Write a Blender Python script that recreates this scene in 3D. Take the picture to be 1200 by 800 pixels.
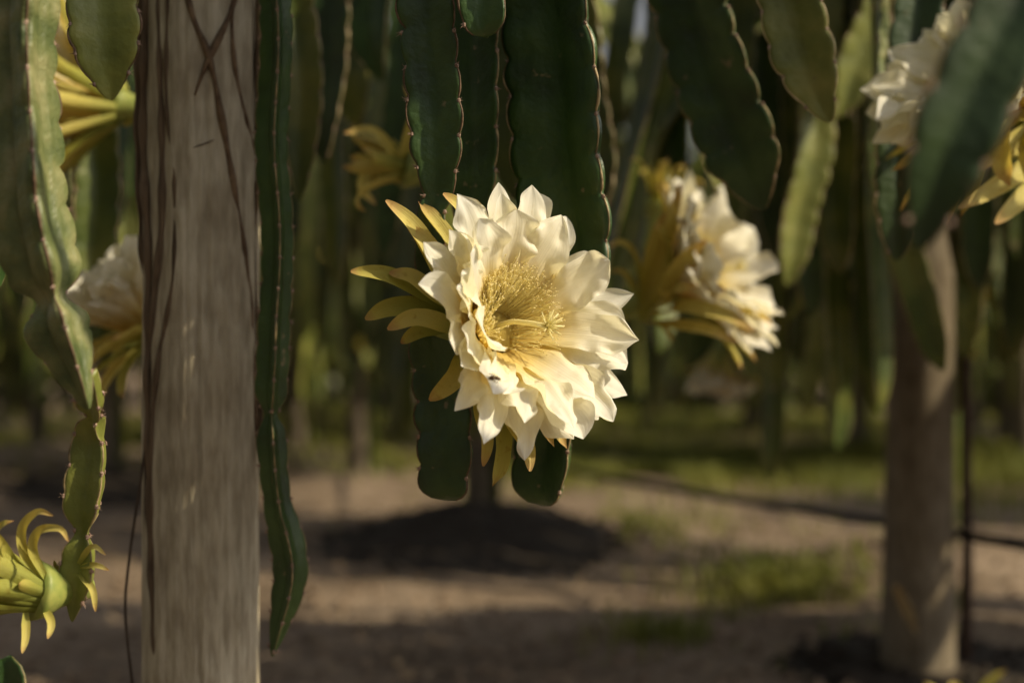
import bpy, math, random
import numpy as np
from mathutils import Vector, Matrix, noise, Quaternion

R_ = math.radians
for o in list(bpy.data.objects):
    bpy.data.objects.remove(o)
scene = bpy.context.scene
col = scene.collection

# ------------------------------------------------------------------ camera
CAM_H = 0.75
FPX = 1200 * 50 / 36.0          # focal length in photo pixels
cam_d = bpy.data.cameras.new('camera')
cam_d.lens = 50; cam_d.sensor_width = 36
cam_d.clip_start = 0.02; cam_d.clip_end = 900
cam_d.dof.use_dof = True
cam_d.dof.focus_distance = 1.40
cam_d.dof.aperture_fstop = 2.1
cam = bpy.data.objects.new('camera', cam_d)
cam.location = (0, 0, CAM_H); cam.rotation_euler = (R_(90), 0, 0)
col.objects.link(cam); scene.camera = cam

# ------------------------------------------------------------------ sky, sun, exposure
SUN_EL, SUN_AZ = 38, 106        # azimuth clockwise from the viewing direction (+Y)
w = bpy.data.worlds.new('World'); scene.world = w; w.use_nodes = True
nt = w.node_tree; nt.nodes.clear()
sk = nt.nodes.new('ShaderNodeTexSky'); sk.sky_type = 'NISHITA'; sk.sun_disc = False
sk.sun_elevation = R_(SUN_EL); sk.sun_rotation = R_(SUN_AZ); sk.dust_density = 5.0; sk.ozone_density = 0.5
bg = nt.nodes.new('ShaderNodeBackground'); bg.inputs['Strength'].default_value = 0.08
wo = nt.nodes.new('ShaderNodeOutputWorld')
hz_ = nt.nodes.new('ShaderNodeHueSaturation'); hz_.inputs['Saturation'].default_value = 0.2   # hazy, milky sky
nt.links.new(sk.outputs[0], hz_.inputs['Color']); nt.links.new(hz_.outputs[0], bg.inputs[0]); nt.links.new(bg.outputs[0], wo.inputs[0])
sun_d = bpy.data.lights.new('sun', 'SUN'); sun_d.energy = 5.0; sun_d.angle = R_(0.5)
sun_d.color = (1.0, 0.845, 0.57)
sun = bpy.data.objects.new('sun', sun_d)
SD = Vector((math.cos(R_(SUN_EL)) * math.sin(R_(SUN_AZ)), math.cos(R_(SUN_EL)) * math.cos(R_(SUN_AZ)), math.sin(R_(SUN_EL))))
sun.rotation_euler = SD.to_track_quat('Z', 'Y').to_euler(); sun.location = (4, 0, 6)
col.objects.link(sun)
vs = scene.view_settings
vs.view_transform = 'Standard'; vs.look = 'None'; vs.gamma = 1; vs.use_curve_mapping = False
vs.exposure = 0.2

rng = random.Random(7)
nrg = np.random.default_rng(7)

# ------------------------------------------------------------------ helpers
def P(px, py, d):
    """photo pixel + distance -> world point"""
    return Vector(((px - 600) / FPX * d, d, CAM_H - (py - 400) / FPX * d))

def tag(o, label=None, cat=None, group=None, kind=None):
    if label: o['label'] = label
    if cat: o['category'] = cat
    if group: o['group'] = group
    if kind: o['kind'] = kind
    return o

def empty(name, loc=(0, 0, 0)):
    o = bpy.data.objects.new(name, None); col.objects.link(o)
    o.location = loc; o.empty_display_size = 0.05
    return o

def mesh_data(name, verts, faces, mat, smooth=True, uv=None):
    me = bpy.data.meshes.new(name)
    me.from_pydata([tuple(v) for v in verts], [], [tuple(int(i) for i in f) for f in faces])
    if smooth:
        me.polygons.foreach_set('use_smooth', [True] * len(me.polygons))
    if uv is not None:
        lay = me.uv_layers.new(name='UVMap')
        li = np.zeros(len(me.loops), dtype=np.int32)
        me.loops.foreach_get('vertex_index', li)
        lay.data.foreach_set('uv', np.asarray(uv, dtype=np.float32)[li].ravel())
    if mat: me.materials.append(mat)
    me.update()
    return me

def link(name, me, parent=None, loc=None):
    o = bpy.data.objects.new(name, me); col.objects.link(o)
    if parent: o.parent = parent
    if loc is not None: o.location = loc
    return o

def copy_tree(o, parent=None):
    c = o.copy(); col.objects.link(c); c.parent = parent
    for ch in list(o.children):
        copy_tree(ch, c)
    return c

class MB:
    def __init__(s): s.v = []; s.f = []; s.uv = []
    def add(s, v, f, uv=None):
        n = len(s.v); s.v.extend(v); s.f.extend([tuple(i + n for i in q) for q in f])
        s.uv.extend(uv if uv is not None else [(0, 0)] * len(v))
    def build(s, name, mat, parent=None, smooth=True, uv=False, loc=None):
        return link(name, mesh_data(name, s.v, s.f, mat, smooth, s.uv if uv else None), parent, loc)

def spline(pts, step):
    """Catmull-Rom through pts (n,k) resampled about every step metres (first 3 comps)"""
    p = np.array(pts, float)
    p = np.vstack([2 * p[0] - p[1], p, 2 * p[-1] - p[-2]])
    out = []
    for i in range(1, len(p) - 2):
        for t in np.linspace(0, 1, 24, endpoint=False):
            a, b, c, d = p[i - 1], p[i], p[i + 1], p[i + 2]
            out.append(0.5 * ((2 * b) + (c - a) * t + (2 * a - 5 * b + 4 * c - d) * t * t + (3 * b - a - 3 * c + d) * t ** 3))
    out.append(p[-2]); out = np.array(out)
    s = np.concatenate([[0], np.cumsum(np.linalg.norm(np.diff(out[:, :3], axis=0), axis=1))])
    n = max(3, int(s[-1] / step) + 1)
    ss = np.linspace(0, s[-1], n)
    return np.stack([np.interp(ss, s, out[:, k]) for k in range(out.shape[1])], 1), ss

def tube(mb, pts, radii, sides=6, cap=True):
    pts = [Vector(p) for p in pts]; n = len(pts)
    if not hasattr(radii, '__len__'): radii = [radii] * n
    ref = Vector((0.13, 0.21, 0.97))
    v = []; f = []
    for i, p in enumerate(pts):
        t = (pts[min(i + 1, n - 1)] - pts[max(i - 1, 0)])
        t = t.normalized() if t.length > 1e-9 else Vector((0, 0, 1))
        a = t.cross(ref)
        if a.length < 1e-3: a = t.cross(Vector((1, 0, 0)))
        a.normalize(); b = t.cross(a)
        for k in range(sides):
            an = 2 * math.pi * k / sides
            v.append(p + (a * math.cos(an) + b * math.sin(an)) * radii[i])
    for i in range(n - 1):
        for k in range(sides):
            k2 = (k + 1) % sides
            f.append((i * sides + k, i * sides + k2, (i + 1) * sides + k2, (i + 1) * sides + k))
    if cap:
        f.append(tuple(range(sides - 1, -1, -1))); f.append(tuple((n - 1) * sides + k for k in range(sides)))
    mb.add(v, f)

# ------------------------------------------------------------------ materials
def new_mat(name):
    m = bpy.data.materials.new(name); m.use_nodes = True
    n = m.node_tree; n.nodes.clear()
    out = n.nodes.new('ShaderNodeOutputMaterial')
    return m, n, out

def nd(n, typ, **kw):
    x = n.nodes.new(typ)
    for k, v in kw.items(): setattr(x, k, v)
    return x

def ramp(n, stops, fac):
    r = n.nodes.new('ShaderNodeValToRGB')
    els = r.color_ramp.elements
    while len(els) < len(stops): els.new(0.5)
    for e, (p, c) in zip(els, stops):
        e.position = p; e.color = (*c, 1)
    n.links.new(fac, r.inputs[0])
    return r

def stem_mat(name, dark, mid, pale, rough=0.42, scale=1.0, bump=0.35, scars=(0.16, 0.13, 0.07), scar_at=0.68):
    m, n, out = new_mat(name)
    tc = nd(n, 'ShaderNodeTexCoord')
    oi = nd(n, 'ShaderNodeObjectInfo')
    add = nd(n, 'ShaderNodeVectorMath', operation='ADD')
    mul = nd(n, 'ShaderNodeVectorMath', operation='SCALE'); mul.inputs['Scale'].default_value = 31.0
    comb = nd(n, 'ShaderNodeCombineXYZ')
    for i in range(3): n.links.new(oi.outputs['Random'], comb.inputs[i])
    n.links.new(comb.outputs[0], mul.inputs[0]); n.links.new(tc.outputs['Object'], add.inputs[0]); n.links.new(mul.outputs[0], add.inputs[1])
    n1 = nd(n, 'ShaderNodeTexNoise'); n1.inputs['Scale'].default_value = 22 * scale; n1.inputs['Detail'].default_value = 5
    n2 = nd(n, 'ShaderNodeTexNoise'); n2.inputs['Scale'].default_value = 130 * scale; n2.inputs['Detail'].default_value = 4
    n3 = nd(n, 'ShaderNodeTexNoise'); n3.inputs['Scale'].default_value = 48 * scale; n3.inputs['Detail'].default_value = 6
    for x in (n1, n2, n3): n.links.new(add.outputs[0], x.inputs['Vector'])
    r1 = ramp(n, [(0.3, dark), (0.5, mid), (0.72, pale)], n1.outputs[0])
    r3 = ramp(n, [(scar_at, (0, 0, 0)), (scar_at + 0.06, (1, 1, 1))], n3.outputs[0])
    mx = nd(n, 'ShaderNodeMixRGB'); n.links.new(r3.outputs[0], mx.inputs[0]); n.links.new(r1.outputs[0], mx.inputs[1]); mx.inputs[2].default_value = (*scars, 1)
    hs = nd(n, 'ShaderNodeHueSaturation')
    mr = nd(n, 'ShaderNodeMapRange'); mr.inputs[3].default_value = 0.75; mr.inputs[4].default_value = 1.25
    n.links.new(oi.outputs['Random'], mr.inputs[0]); n.links.new(mr.outputs[0], hs.inputs['Value']); n.links.new(mx.outputs[0], hs.inputs['Color'])
    b = nd(n, 'ShaderNodeBsdfPrincipled'); b.inputs['Roughness'].default_value = rough
    b.inputs['Specular IOR Level'].default_value = 0.5
    n.links.new(hs.outputs[0], b.inputs['Base Color'])
    sm = nd(n, 'ShaderNodeMath', operation='MULTIPLY_ADD'); sm.inputs[1].default_value = 3.0
    n.links.new(n1.outputs[0], sm.inputs[0]); n.links.new(n2.outputs[0], sm.inputs[2])
    bp = nd(n, 'ShaderNodeBump'); bp.inputs['Strength'].default_value = bump; bp.inputs['Distance'].default_value = 0.003
    n.links.new(sm.outputs[0], bp.inputs['Height']); n.links.new(bp.outputs[0], b.inputs['Normal'])
    n.links.new(b.outputs[0], out.inputs[0])
    return m

def petal_mat(name, stops, trans_col, trans=0.35, rough=0.5, vein=0.25, spots=0.9):
    """stops along the petal, base (0) to tip (1), read from UV v"""
    m, n, out = new_mat(name)
    uv = nd(n, 'ShaderNodeTexCoord'); sp = nd(n, 'ShaderNodeSeparateXYZ'); n.links.new(uv.outputs['UV'], sp.inputs[0])
    no = nd(n, 'ShaderNodeTexNoise'); no.inputs['Scale'].default_value = 60; n.links.new(uv.outputs['Object'], no.inputs['Vector'])
    ma = nd(n, 'ShaderNodeMath', operation='MULTIPLY_ADD'); ma.inputs[1].default_value = 0.14
    n.links.new(no.outputs[0], ma.inputs[0]); n.links.new(sp.outputs['Y'], ma.inputs[2])
    sb = nd(n, 'ShaderNodeMath', operation='SUBTRACT'); sb.inputs[1].default_value = 0.07; n.links.new(ma.outputs[0], sb.inputs[0])
    r = ramp(n, stops, sb.outputs[0])
    n2 = nd(n, 'ShaderNodeTexNoise'); n2.inputs['Scale'].default_value = 95; n2.inputs['Detail'].default_value = 6; n.links.new(uv.outputs['Object'], n2.inputs['Vector'])
    rm = ramp(n, [(0.30, (0.80, 0.72, 0.58)), (0.42, (1, 1, 1))], n2.outputs[0])
    mm = nd(n, 'ShaderNodeMixRGB', blend_type='MULTIPLY'); mm.inputs[0].default_value = spots
    n.links.new(r.outputs[0], mm.inputs[1]); n.links.new(rm.outputs[0], mm.inputs[2]); r = mm
    b = nd(n, 'ShaderNodeBsdfPrincipled'); b.inputs['Roughness'].default_value = rough
    b.inputs['Specular IOR Level'].default_value = 0.3
    n.links.new(r.outputs[0], b.inputs['Base Color'])
    # veins running along the petal
    mp = nd(n, 'ShaderNodeMapping'); mp.inputs['Scale'].default_value = (26, 1.6, 1); n.links.new(uv.outputs['UV'], mp.inputs[0])
    vn = nd(n, 'ShaderNodeTexNoise'); vn.inputs['Scale'].default_value = 1.0; vn.inputs['Detail'].default_value = 4; n.links.new(mp.outputs[0], vn.inputs['Vector'])
    bp = nd(n, 'ShaderNodeBump'); bp.inputs['Strength'].default_value = vein; bp.inputs['Distance'].default_value = 0.004
    n.links.new(vn.outputs[0], bp.inputs['Height']); n.links.new(bp.outputs[0], b.inputs['Normal'])
    t = nd(n, 'ShaderNodeBsdfTranslucent'); n.links.new(bp.outputs[0], t.inputs['Normal'])
    mu = nd(n, 'ShaderNodeMixRGB', blend_type='MULTIPLY'); mu.inputs[0].default_value = 1; mu.inputs[2].default_value = (*trans_col, 1)
    n.links.new(r.outputs[0], mu.inputs[1]); n.links.new(mu.outputs[0], t.inputs['Color'])
    mx = nd(n, 'ShaderNodeMixShader'); mx.inputs[0].default_value = trans
    n.links.new(b.outputs[0], mx.inputs[1]); n.links.new(t.outputs[0], mx.inputs[2]); n.links.new(mx.outputs[0], out.inputs[0])
    return m

def simple_mat(name, c, rough=0.6, noise_scale=0, c2=None, bump=0.0, trans=0.0, spec=0.4, stretch=(1, 1, 1)):
    m, n, out = new_mat(name)
    b = nd(n, 'ShaderNodeBsdfPrincipled'); b.inputs['Roughness'].default_value = rough; b.inputs['Specular IOR Level'].default_value = spec
    b.inputs['Base Color'].default_value = (*c, 1)
    src = None
    if noise_scale:
        tc = nd(n, 'ShaderNodeTexCoord'); mp = nd(n, 'ShaderNodeMapping'); mp.inputs['Scale'].default_value = stretch
        n.links.new(tc.outputs['Object'], mp.inputs[0])
        no = nd(n, 'ShaderNodeTexNoise'); no.inputs['Scale'].default_value = noise_scale; no.inputs['Detail'].default_value = 6
        n.links.new(mp.outputs[0], no.inputs['Vector'])
        r = ramp(n, [(0.32, c), (0.68, c2 or c)], no.outputs[0]); src = r.outputs[0]
        n.links.new(src, b.inputs['Base Color'])
        if bump:
            bp = nd(n, 'ShaderNodeBump'); bp.inputs['Strength'].default_value = bump; bp.inputs['Distance'].default_value = 0.004
            n.links.new(no.outputs[0], bp.inputs['Height']); n.links.new(bp.outputs[0], b.inputs['Normal'])
    if trans:
        t = nd(n, 'ShaderNodeBsdfTranslucent'); t.inputs['Color'].default_value = (*c, 1)
        if src: n.links.new(src, t.inputs['Color'])
        mx = nd(n, 'ShaderNodeMixShader'); mx.inputs[0].default_value = trans
        n.links.new(b.outputs[0], mx.inputs[1]); n.links.new(t.outputs[0], mx.inputs[2]); n.links.new(mx.outputs[0], out.inputs[0])
    else:
        n.links.new(b.outputs[0], out.inputs[0])
    return m

M = {}
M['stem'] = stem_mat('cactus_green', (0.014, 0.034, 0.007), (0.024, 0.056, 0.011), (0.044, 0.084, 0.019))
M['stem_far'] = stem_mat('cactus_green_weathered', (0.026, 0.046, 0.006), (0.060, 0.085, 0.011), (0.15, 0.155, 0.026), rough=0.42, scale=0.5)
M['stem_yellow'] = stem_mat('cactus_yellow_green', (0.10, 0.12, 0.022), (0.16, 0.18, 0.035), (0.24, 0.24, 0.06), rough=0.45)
M['stem_pale'] = stem_mat('cactus_sunlit_pale', (0.055, 0.085, 0.024), (0.14, 0.165, 0.055), (0.29, 0.28, 0.13), rough=0.5, scale=1.4, bump=0.5, scar_at=0.74)  # paleness of direct sun put into the stem's own colour
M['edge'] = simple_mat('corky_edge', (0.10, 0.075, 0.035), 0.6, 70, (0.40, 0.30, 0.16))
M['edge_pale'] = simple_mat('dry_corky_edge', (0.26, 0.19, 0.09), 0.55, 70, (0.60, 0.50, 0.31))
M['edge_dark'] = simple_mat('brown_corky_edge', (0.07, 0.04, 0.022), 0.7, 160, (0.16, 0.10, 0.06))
M['spine'] = simple_mat('spine_wood', (0.16, 0.09, 0.07), 0.55, 300, (0.36, 0.26, 0.20))
M['petal'] = petal_mat('white_petal', [(0.0, (0.80, 0.62, 0.16)), (0.3, (0.84, 0.72, 0.32)), (0.58, (0.87, 0.85, 0.74)), (1.0, (0.88, 0.88, 0.84))], (1.0, 0.94, 0.70), 0.5, vein=0.2, spots=0.25)  # natural base yellow, carried further up to paint the warm glow inside
M['sepal'] = petal_mat('yellow_sepal', [(0.0, (0.34, 0.36, 0.075)), (0.35, (0.54, 0.48, 0.12)), (0.8, (0.64, 0.55, 0.17)), (1.0, (0.52, 0.32, 0.13))], (1.0, 0.88, 0.45), 0.35, vein=0.4)
M['sepal_green'] = petal_mat('green_sepal', [(0.0, (0.18, 0.22, 0.04)), (0.5, (0.33, 0.33, 0.06)), (0.9, (0.48, 0.42, 0.10)), (1.0, (0.40, 0.22, 0.09))], (1.0, 0.92, 0.40), 0.3, vein=0.4)
M['stamen'] = simple_mat('stamen_filament', (0.93, 0.86, 0.52), 0.6, trans=0.7)
M['anther'] = simple_mat('pollen_anther', (0.88, 0.78, 0.42), 0.8, 400, (0.92, 0.85, 0.56), trans=0.5)
M['stigma'] = simple_mat('stigma_cream', (0.84, 0.77, 0.40), 0.55, 200, (0.88, 0.82, 0.50), trans=0.45)
M['tube'] = simple_mat('flower_tube_green', (0.16, 0.21, 0.045), 0.5, 60, (0.30, 0.31, 0.08))

def post_mat(name='weathered_post_wood', k=(1, 1, 1)):
    m, n, out = new_mat(name)
    tc = nd(n, 'ShaderNodeTexCoord')
    mp = nd(n, 'ShaderNodeMapping'); mp.inputs['Scale'].default_value = (24, 24, 7.0); n.links.new(tc.outputs['Object'], mp.inputs[0])
    g = nd(n, 'ShaderNodeTexNoise'); g.inputs['Scale'].default_value = 1.0; g.inputs['Detail'].default_value = 8; g.inputs['Roughness'].default_value = 0.6
    n.links.new(mp.outputs[0], g.inputs['Vector'])
    mp2 = nd(n, 'ShaderNodeMapping'); mp2.inputs['Scale'].default_value = (110, 110, 22); n.links.new(tc.outputs['Object'], mp2.inputs[0])
    g2 = nd(n, 'ShaderNodeTexNoise'); g2.inputs['Scale'].default_value = 1.0; g2.inputs['Detail'].default_value = 5; n.links.new(mp2.outputs[0], g2.inputs['Vector'])
    big = nd(n, 'ShaderNodeTexNoise'); big.inputs['Scale'].default_value = 13; big.inputs['Detail'].default_value = 5; n.links.new(tc.outputs['Object'], big.inputs['Vector'])
    sc = lambda c: tuple(a * b for a, b in zip(c, k))
    r = ramp(n, [(p, sc(c)) for p, c in [(0.25, (0.25, 0.215, 0.16)), (0.42, (0.44, 0.395, 0.30)), (0.58, (0.52, 0.475, 0.37)), (0.78, (0.58, 0.54, 0.435))]], g.outputs[0])
    r2 = ramp(n, [(0.35, (0.64, 0.62, 0.59)), (0.6, (1, 1, 1))], g2.outputs[0])
    r3 = ramp(n, [(0.3, (0.74, 0.71, 0.67)), (0.62, (1.0, 1.0, 1.0))], big.outputs[0])
    m1 = nd(n, 'ShaderNodeMixRGB', blend_type='MULTIPLY'); m1.inputs[0].default_value = 0.8
    n.links.new(r.outputs[0], m1.inputs[1]); n.links.new(r2.outputs[0], m1.inputs[2])
    m2 = nd(n, 'ShaderNodeMixRGB', blend_type='MULTIPLY'); m2.inputs[0].default_value = 1
    n.links.new(m1.outputs[0], m2.inputs[1]); n.links.new(r3.outputs[0], m2.inputs[2])
    b = nd(n, 'ShaderNodeBsdfPrincipled'); b.inputs['Roughness'].default_value = 0.85; b.inputs['Specular IOR Level'].default_value = 0.2
    n.links.new(m2.outputs[0], b.inputs['Base Color'])
    a = nd(n, 'ShaderNodeMath', operation='ADD'); n.links.new(g.outputs[0], a.inputs[0]); n.links.new(g2.outputs[0], a.inputs[1])
    bp = nd(n, 'ShaderNodeBump'); bp.inputs['Strength'].default_value = 0.7; bp.inputs['Distance'].default_value = 0.004
    n.links.new(a.outputs[0], bp.inputs['Height']); n.links.new(bp.outputs[0], b.inputs['Normal']); n.links.new(b.outputs[0], out.inputs[0])
    return m
M['post'] = post_mat()
M['post_brown_sunlit'] = post_mat('brown_sunlit_post_wood', (0.40, 0.37, 0.35))  # browner copy, darkened for posts in sun; the shaded near post stays pale
M['bark'] = simple_mat('peeling_bark', (0.060, 0.040, 0.024), 0.9, 40, (0.17, 0.12, 0.075), 0.8, stretch=(4, 4, 0.4))
M['root'] = simple_mat('aerial_root_brown', (0.075, 0.045, 0.026), 0.8, 60, (0.20, 0.135, 0.08), 0.4)
M['root_dark'] = simple_mat('dark_root', (0.03, 0.02, 0.014), 0.8, 90, (0.06, 0.04, 0.026))
M['hose'] = simple_mat('black_hose', (0.014, 0.013, 0.012), 0.5)
M['iron'] = simple_mat('rusty_iron', (0.035, 0.024, 0.018), 0.7, 200, (0.08, 0.045, 0.03))
M['leaf'] = simple_mat('tree_leaf', (0.034, 0.056, 0.010), 0.5, 1.3, (0.085, 0.105, 0.02), trans=0.25)
M['leaf_tree_bark'] = simple_mat('tree_bark', (0.09, 0.065, 0.045), 0.9, 14, (0.16, 0.12, 0.085), 0.6)
M['grass'] = simple_mat('grass_blade', (0.13, 0.155, 0.026), 0.55, 2.2, (0.25, 0.24, 0.05), trans=0.4)
M['drygrass'] = simple_mat('dry_litter', (0.17, 0.12, 0.075), 0.8, 30, (0.32, 0.245, 0.16), trans=0.1)
M['clod'] = simple_mat('soil_clod', (0.14, 0.095, 0.062), 0.95, 60, (0.24, 0.175, 0.12), 0.5)
M['bee'] = simple_mat('bee_body', (0.03, 0.018, 0.008), 0.5, 900, (0.16, 0.085, 0.02))
M['wing'] = simple_mat('bee_wing', (0.30, 0.25, 0.18), 0.3, trans=0.5)

def soil_mat():
    m, n, out = new_mat('dry_brown_soil')
    tc = nd(n, 'ShaderNodeTexCoord')
    a = nd(n, 'ShaderNodeTexNoise'); a.inputs['Scale'].default_value = 1.7; a.inputs['Detail'].default_value = 7
    c = nd(n, 'ShaderNodeTexNoise'); c.inputs['Scale'].default_value = 24; c.inputs['Detail'].default_value = 8; c.inputs['Roughness'].default_value = 0.65
    for x in (a, c): n.links.new(tc.outputs['Object'], x.inputs['Vector'])
    r = ramp(n, [(0.3, (0.13, 0.10, 0.073)), (0.5, (0.225, 0.178, 0.134)), (0.7, (0.31, 0.252, 0.195))], a.outputs[0])
    r2 = ramp(n, [(0.3, (0.55, 0.5, 0.46)), (0.6, (1.05, 1.0, 0.96))], c.outputs[0])
    mu = nd(n, 'ShaderNodeMixRGB', blend_type='MULTIPLY'); mu.inputs[0].default_value = 0.9
    n.links.new(r.outputs[0], mu.inputs[1]); n.links.new(r2.outputs[0], mu.inputs[2])
    b = nd(n, 'ShaderNodeBsdfPrincipled'); b.inputs['Roughness'].default_value = 0.95; b.inputs['Specular IOR Level'].default_value = 0.15
    n.links.new(mu.outputs[0], b.inputs['Base Color'])
    bp = nd(n, 'ShaderNodeBump'); bp.inputs['Strength'].default_value = 0.8; bp.inputs['Distance'].default_value = 0.03
    n.links.new(c.outputs[0], bp.inputs['Height']); n.links.new(bp.outputs[0], b.inputs['Normal']); n.links.new(b.outputs[0], out.inputs[0])
    return m
M['soil'] = soil_mat()

# ------------------------------------------------------------------ layout of the orchard rows (x, distance)
POST_NEAR = (-0.358, 1.66)
PLANTS = [  # x, y, kind of post shown
    (0.875, 3.07), (-0.12, 5.4), (-1.22, 8.2), (-2.3, 10.6),
    (2.85, 7.9), (1.75, 10.4), (0.65, 12.9), (-0.4, 15.3),
    (-1.95, 6.9), (-3.1, 9.3), (-4.2, 11.8),
    (4.6, 8.6), (3.6, 11.1), (2.5, 13.6), (1.35, 4.6), (4.0, 5.6), (2.43, 3.05), (-3.3, 13.4), (-1.9, 12.9),
    (-0.75, 7.0), (0.35, 9.6), (-1.4, 9.9), (2.0, 8.3), (-0.3, 11.5), (1.3, 14.2), (3.3, 9.5), (-4.4, 8.6), (-2.9, 7.4), (5.4, 10.5),
    (-1.7, -0.7), (-0.4, -2.5), (1.0, -3.4), (2.5, -1.3), (-2.5, 1.2), (-1.5, -3.2),   # the rows go on round the camera
]
GX, GY = None, None
def ground_z(x, y):
    z = 0.016 * noise.noise(Vector((x * 1.3, y * 1.3, 0.3))) + 0.012 * noise.noise(Vector((x * 5, y * 5, 1.3)))
    for (px, py) in PLANTS + [POST_NEAR]:
        d2 = (x - px) ** 2 + (y - py) ** 2
        if d2 < 2.2: z += (0.02 if py < 4 else 0.10) * math.exp(-d2 / 0.22)
    return z

# ------------------------------------------------------------------ ground
def build_ground():
    def axis(lo, hi, step, far):
        a = list(np.arange(lo, hi + 1e-6, step)); s = step
        b = a[-1]; up = []
        while b < far: s *= 1.35; b += s; up.append(b)
        s = step; b = a[0]; dn = []
        while b > -far: s *= 1.35; b -= s; dn.append(b)
        return dn[::-1] + a + up
    xs = axis(-5, 6, 0.05, 400); ys = axis(0.4, 13, 0.05, 400)
    nx, ny = len(xs), len(ys)
    v = [(x, y, ground_z(x, y) + (0.008 * noise.noise(Vector((x * 17, y * 17, 3))) if -6 < x < 7 and 0 < y < 14 else 0)) for y in ys for x in xs]
    f = [(j * nx + i, j * nx + i + 1, (j + 1) * nx + i + 1, (j + 1) * nx + i) for j in range(ny - 1) for i in range(nx - 1)]
    g = link('ground', mesh_data('ground', v, f, M['soil']))
    tag(g, 'dry brown bare soil of the orchard floor', kind='structure'); 
build_ground()

M['mulch_shade'] = simple_mat('shade_dark_compost', (0.012, 0.009, 0.006), 0.95, 45, (0.040, 0.028, 0.018), 0.8)  # near-black organic matter; its colour also holds the crown shade over the soil
def shade_mulch_heap(x, y, rad, seed, label, group=None):
    root = empty('shade_mulch_heap', (x, y, 0)); nr, na = 22, 64; v = []; f = []
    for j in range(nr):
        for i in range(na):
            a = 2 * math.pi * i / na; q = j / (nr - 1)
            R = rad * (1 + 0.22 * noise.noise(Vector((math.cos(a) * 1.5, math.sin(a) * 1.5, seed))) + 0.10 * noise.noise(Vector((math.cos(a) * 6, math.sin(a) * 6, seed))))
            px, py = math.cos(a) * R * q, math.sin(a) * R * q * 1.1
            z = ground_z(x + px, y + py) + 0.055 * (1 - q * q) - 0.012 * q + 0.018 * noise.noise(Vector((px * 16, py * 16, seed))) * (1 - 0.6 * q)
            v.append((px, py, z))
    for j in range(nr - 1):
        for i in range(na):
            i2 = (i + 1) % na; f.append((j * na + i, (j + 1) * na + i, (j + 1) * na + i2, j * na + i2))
    link('compost_shade', mesh_data('compost_shade', v, f, M['mulch_shade']), root)
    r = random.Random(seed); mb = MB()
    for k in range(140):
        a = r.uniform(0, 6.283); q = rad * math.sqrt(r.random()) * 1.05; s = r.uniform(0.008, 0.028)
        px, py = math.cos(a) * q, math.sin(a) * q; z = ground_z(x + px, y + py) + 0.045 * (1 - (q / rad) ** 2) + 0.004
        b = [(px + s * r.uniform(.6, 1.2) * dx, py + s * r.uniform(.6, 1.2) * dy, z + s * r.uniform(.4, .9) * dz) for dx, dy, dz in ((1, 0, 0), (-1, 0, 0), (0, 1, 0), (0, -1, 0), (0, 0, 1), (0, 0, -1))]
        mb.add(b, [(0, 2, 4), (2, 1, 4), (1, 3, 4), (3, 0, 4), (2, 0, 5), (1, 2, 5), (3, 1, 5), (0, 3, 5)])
    o = mb.build('compost_shade_lumps', M['mulch_shade'], root, smooth=False); tag(o, kind='stuff')
    tag(root, label, 'mulch_shade', group)
shade_mulch_heap(-0.12, 5.15, 0.62, 1.0, 'wide dark heap with crown shade in its colour on the soil behind the sharp white flower')
shade_mulch_heap(0.93, 3.2, 0.34, 2.0, 'dark heap with crown shade in its colour round the foot of the brown post with the stake')
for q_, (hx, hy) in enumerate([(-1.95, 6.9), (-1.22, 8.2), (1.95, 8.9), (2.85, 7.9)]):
    shade_mulch_heap(hx, hy, 0.58, 3.0 + q_, 'blurred dark heap with crown shade in its colour at a post foot in the rows behind', 'shade-dark heaps in the rows behind')

# ------------------------------------------------------------------ posts
def wood_post(x, y, r, h, name, label, lean=(0, 0), hi=False, group=None, taper=0.0):
    root = empty(name, (x, y, ground_z(x, y)))
    nu, nv = (160, 420) if hi else (28, 40)
    seed = x * 3.7 + y
    v = []; f = []
    z0 = -0.25
    for j in range(nv):
        z = z0 + (h - z0) * j / (nv - 1)
        for i in range(nu):
            a = 2 * math.pi * i / nu
            ca, sa = math.cos(a), math.sin(a)
            rr = r * (1 + taper * (0.5 - z / h))
            q = 0.10 * noise.noise(Vector((ca * 1.4, sa * 1.4, z * 1.2 + seed)))
            if hi:
                q += 0.050 * noise.noise(Vector((ca * 7, sa * 7, z * 1.1 + seed)))
                q += 0.022 * noise.noise(Vector((ca * 22, sa * 22, z * 2.6 + seed)))
                c = noise.noise(Vector((ca * 10 + 5, sa * 10, z * 0.9 + seed)))
                q -= 0.09 * max(0, 1 - abs(c) / 0.035) * max(0, noise.noise(Vector((ca * 3, sa * 3, z * 2 + 9))) + 0.1)
                q += 0.012 * noise.noise(Vector((ca * 9, sa * 9, z * 26)))
            rr *= 1 + q
            v.append((ca * rr + lean[0] * z, sa * rr + lean[1] * z, z))
    for j in range(nv - 1):
        for i in range(nu):
            i2 = (i + 1) % nu
            f.append((j * nu + i, j * nu + i2, (j + 1) * nu + i2, (j + 1) * nu + i))
    f.append(tuple((nv - 1) * nu + i for i in range(nu)))
    link('trunk', mesh_data('trunk', v, f, M['post'] if hi else M['post_brown_sunlit']), root)
    tag(root, label, 'post', group)
    return root

near_post = wood_post(POST_NEAR[0], POST_NEAR[1], 0.0655, 1.62, 'wooden_post', 'thick weathered grey wooden post with peeling bark and crossing roots, cut mark near its top', lean=(-0.005, 0), hi=True)

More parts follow.
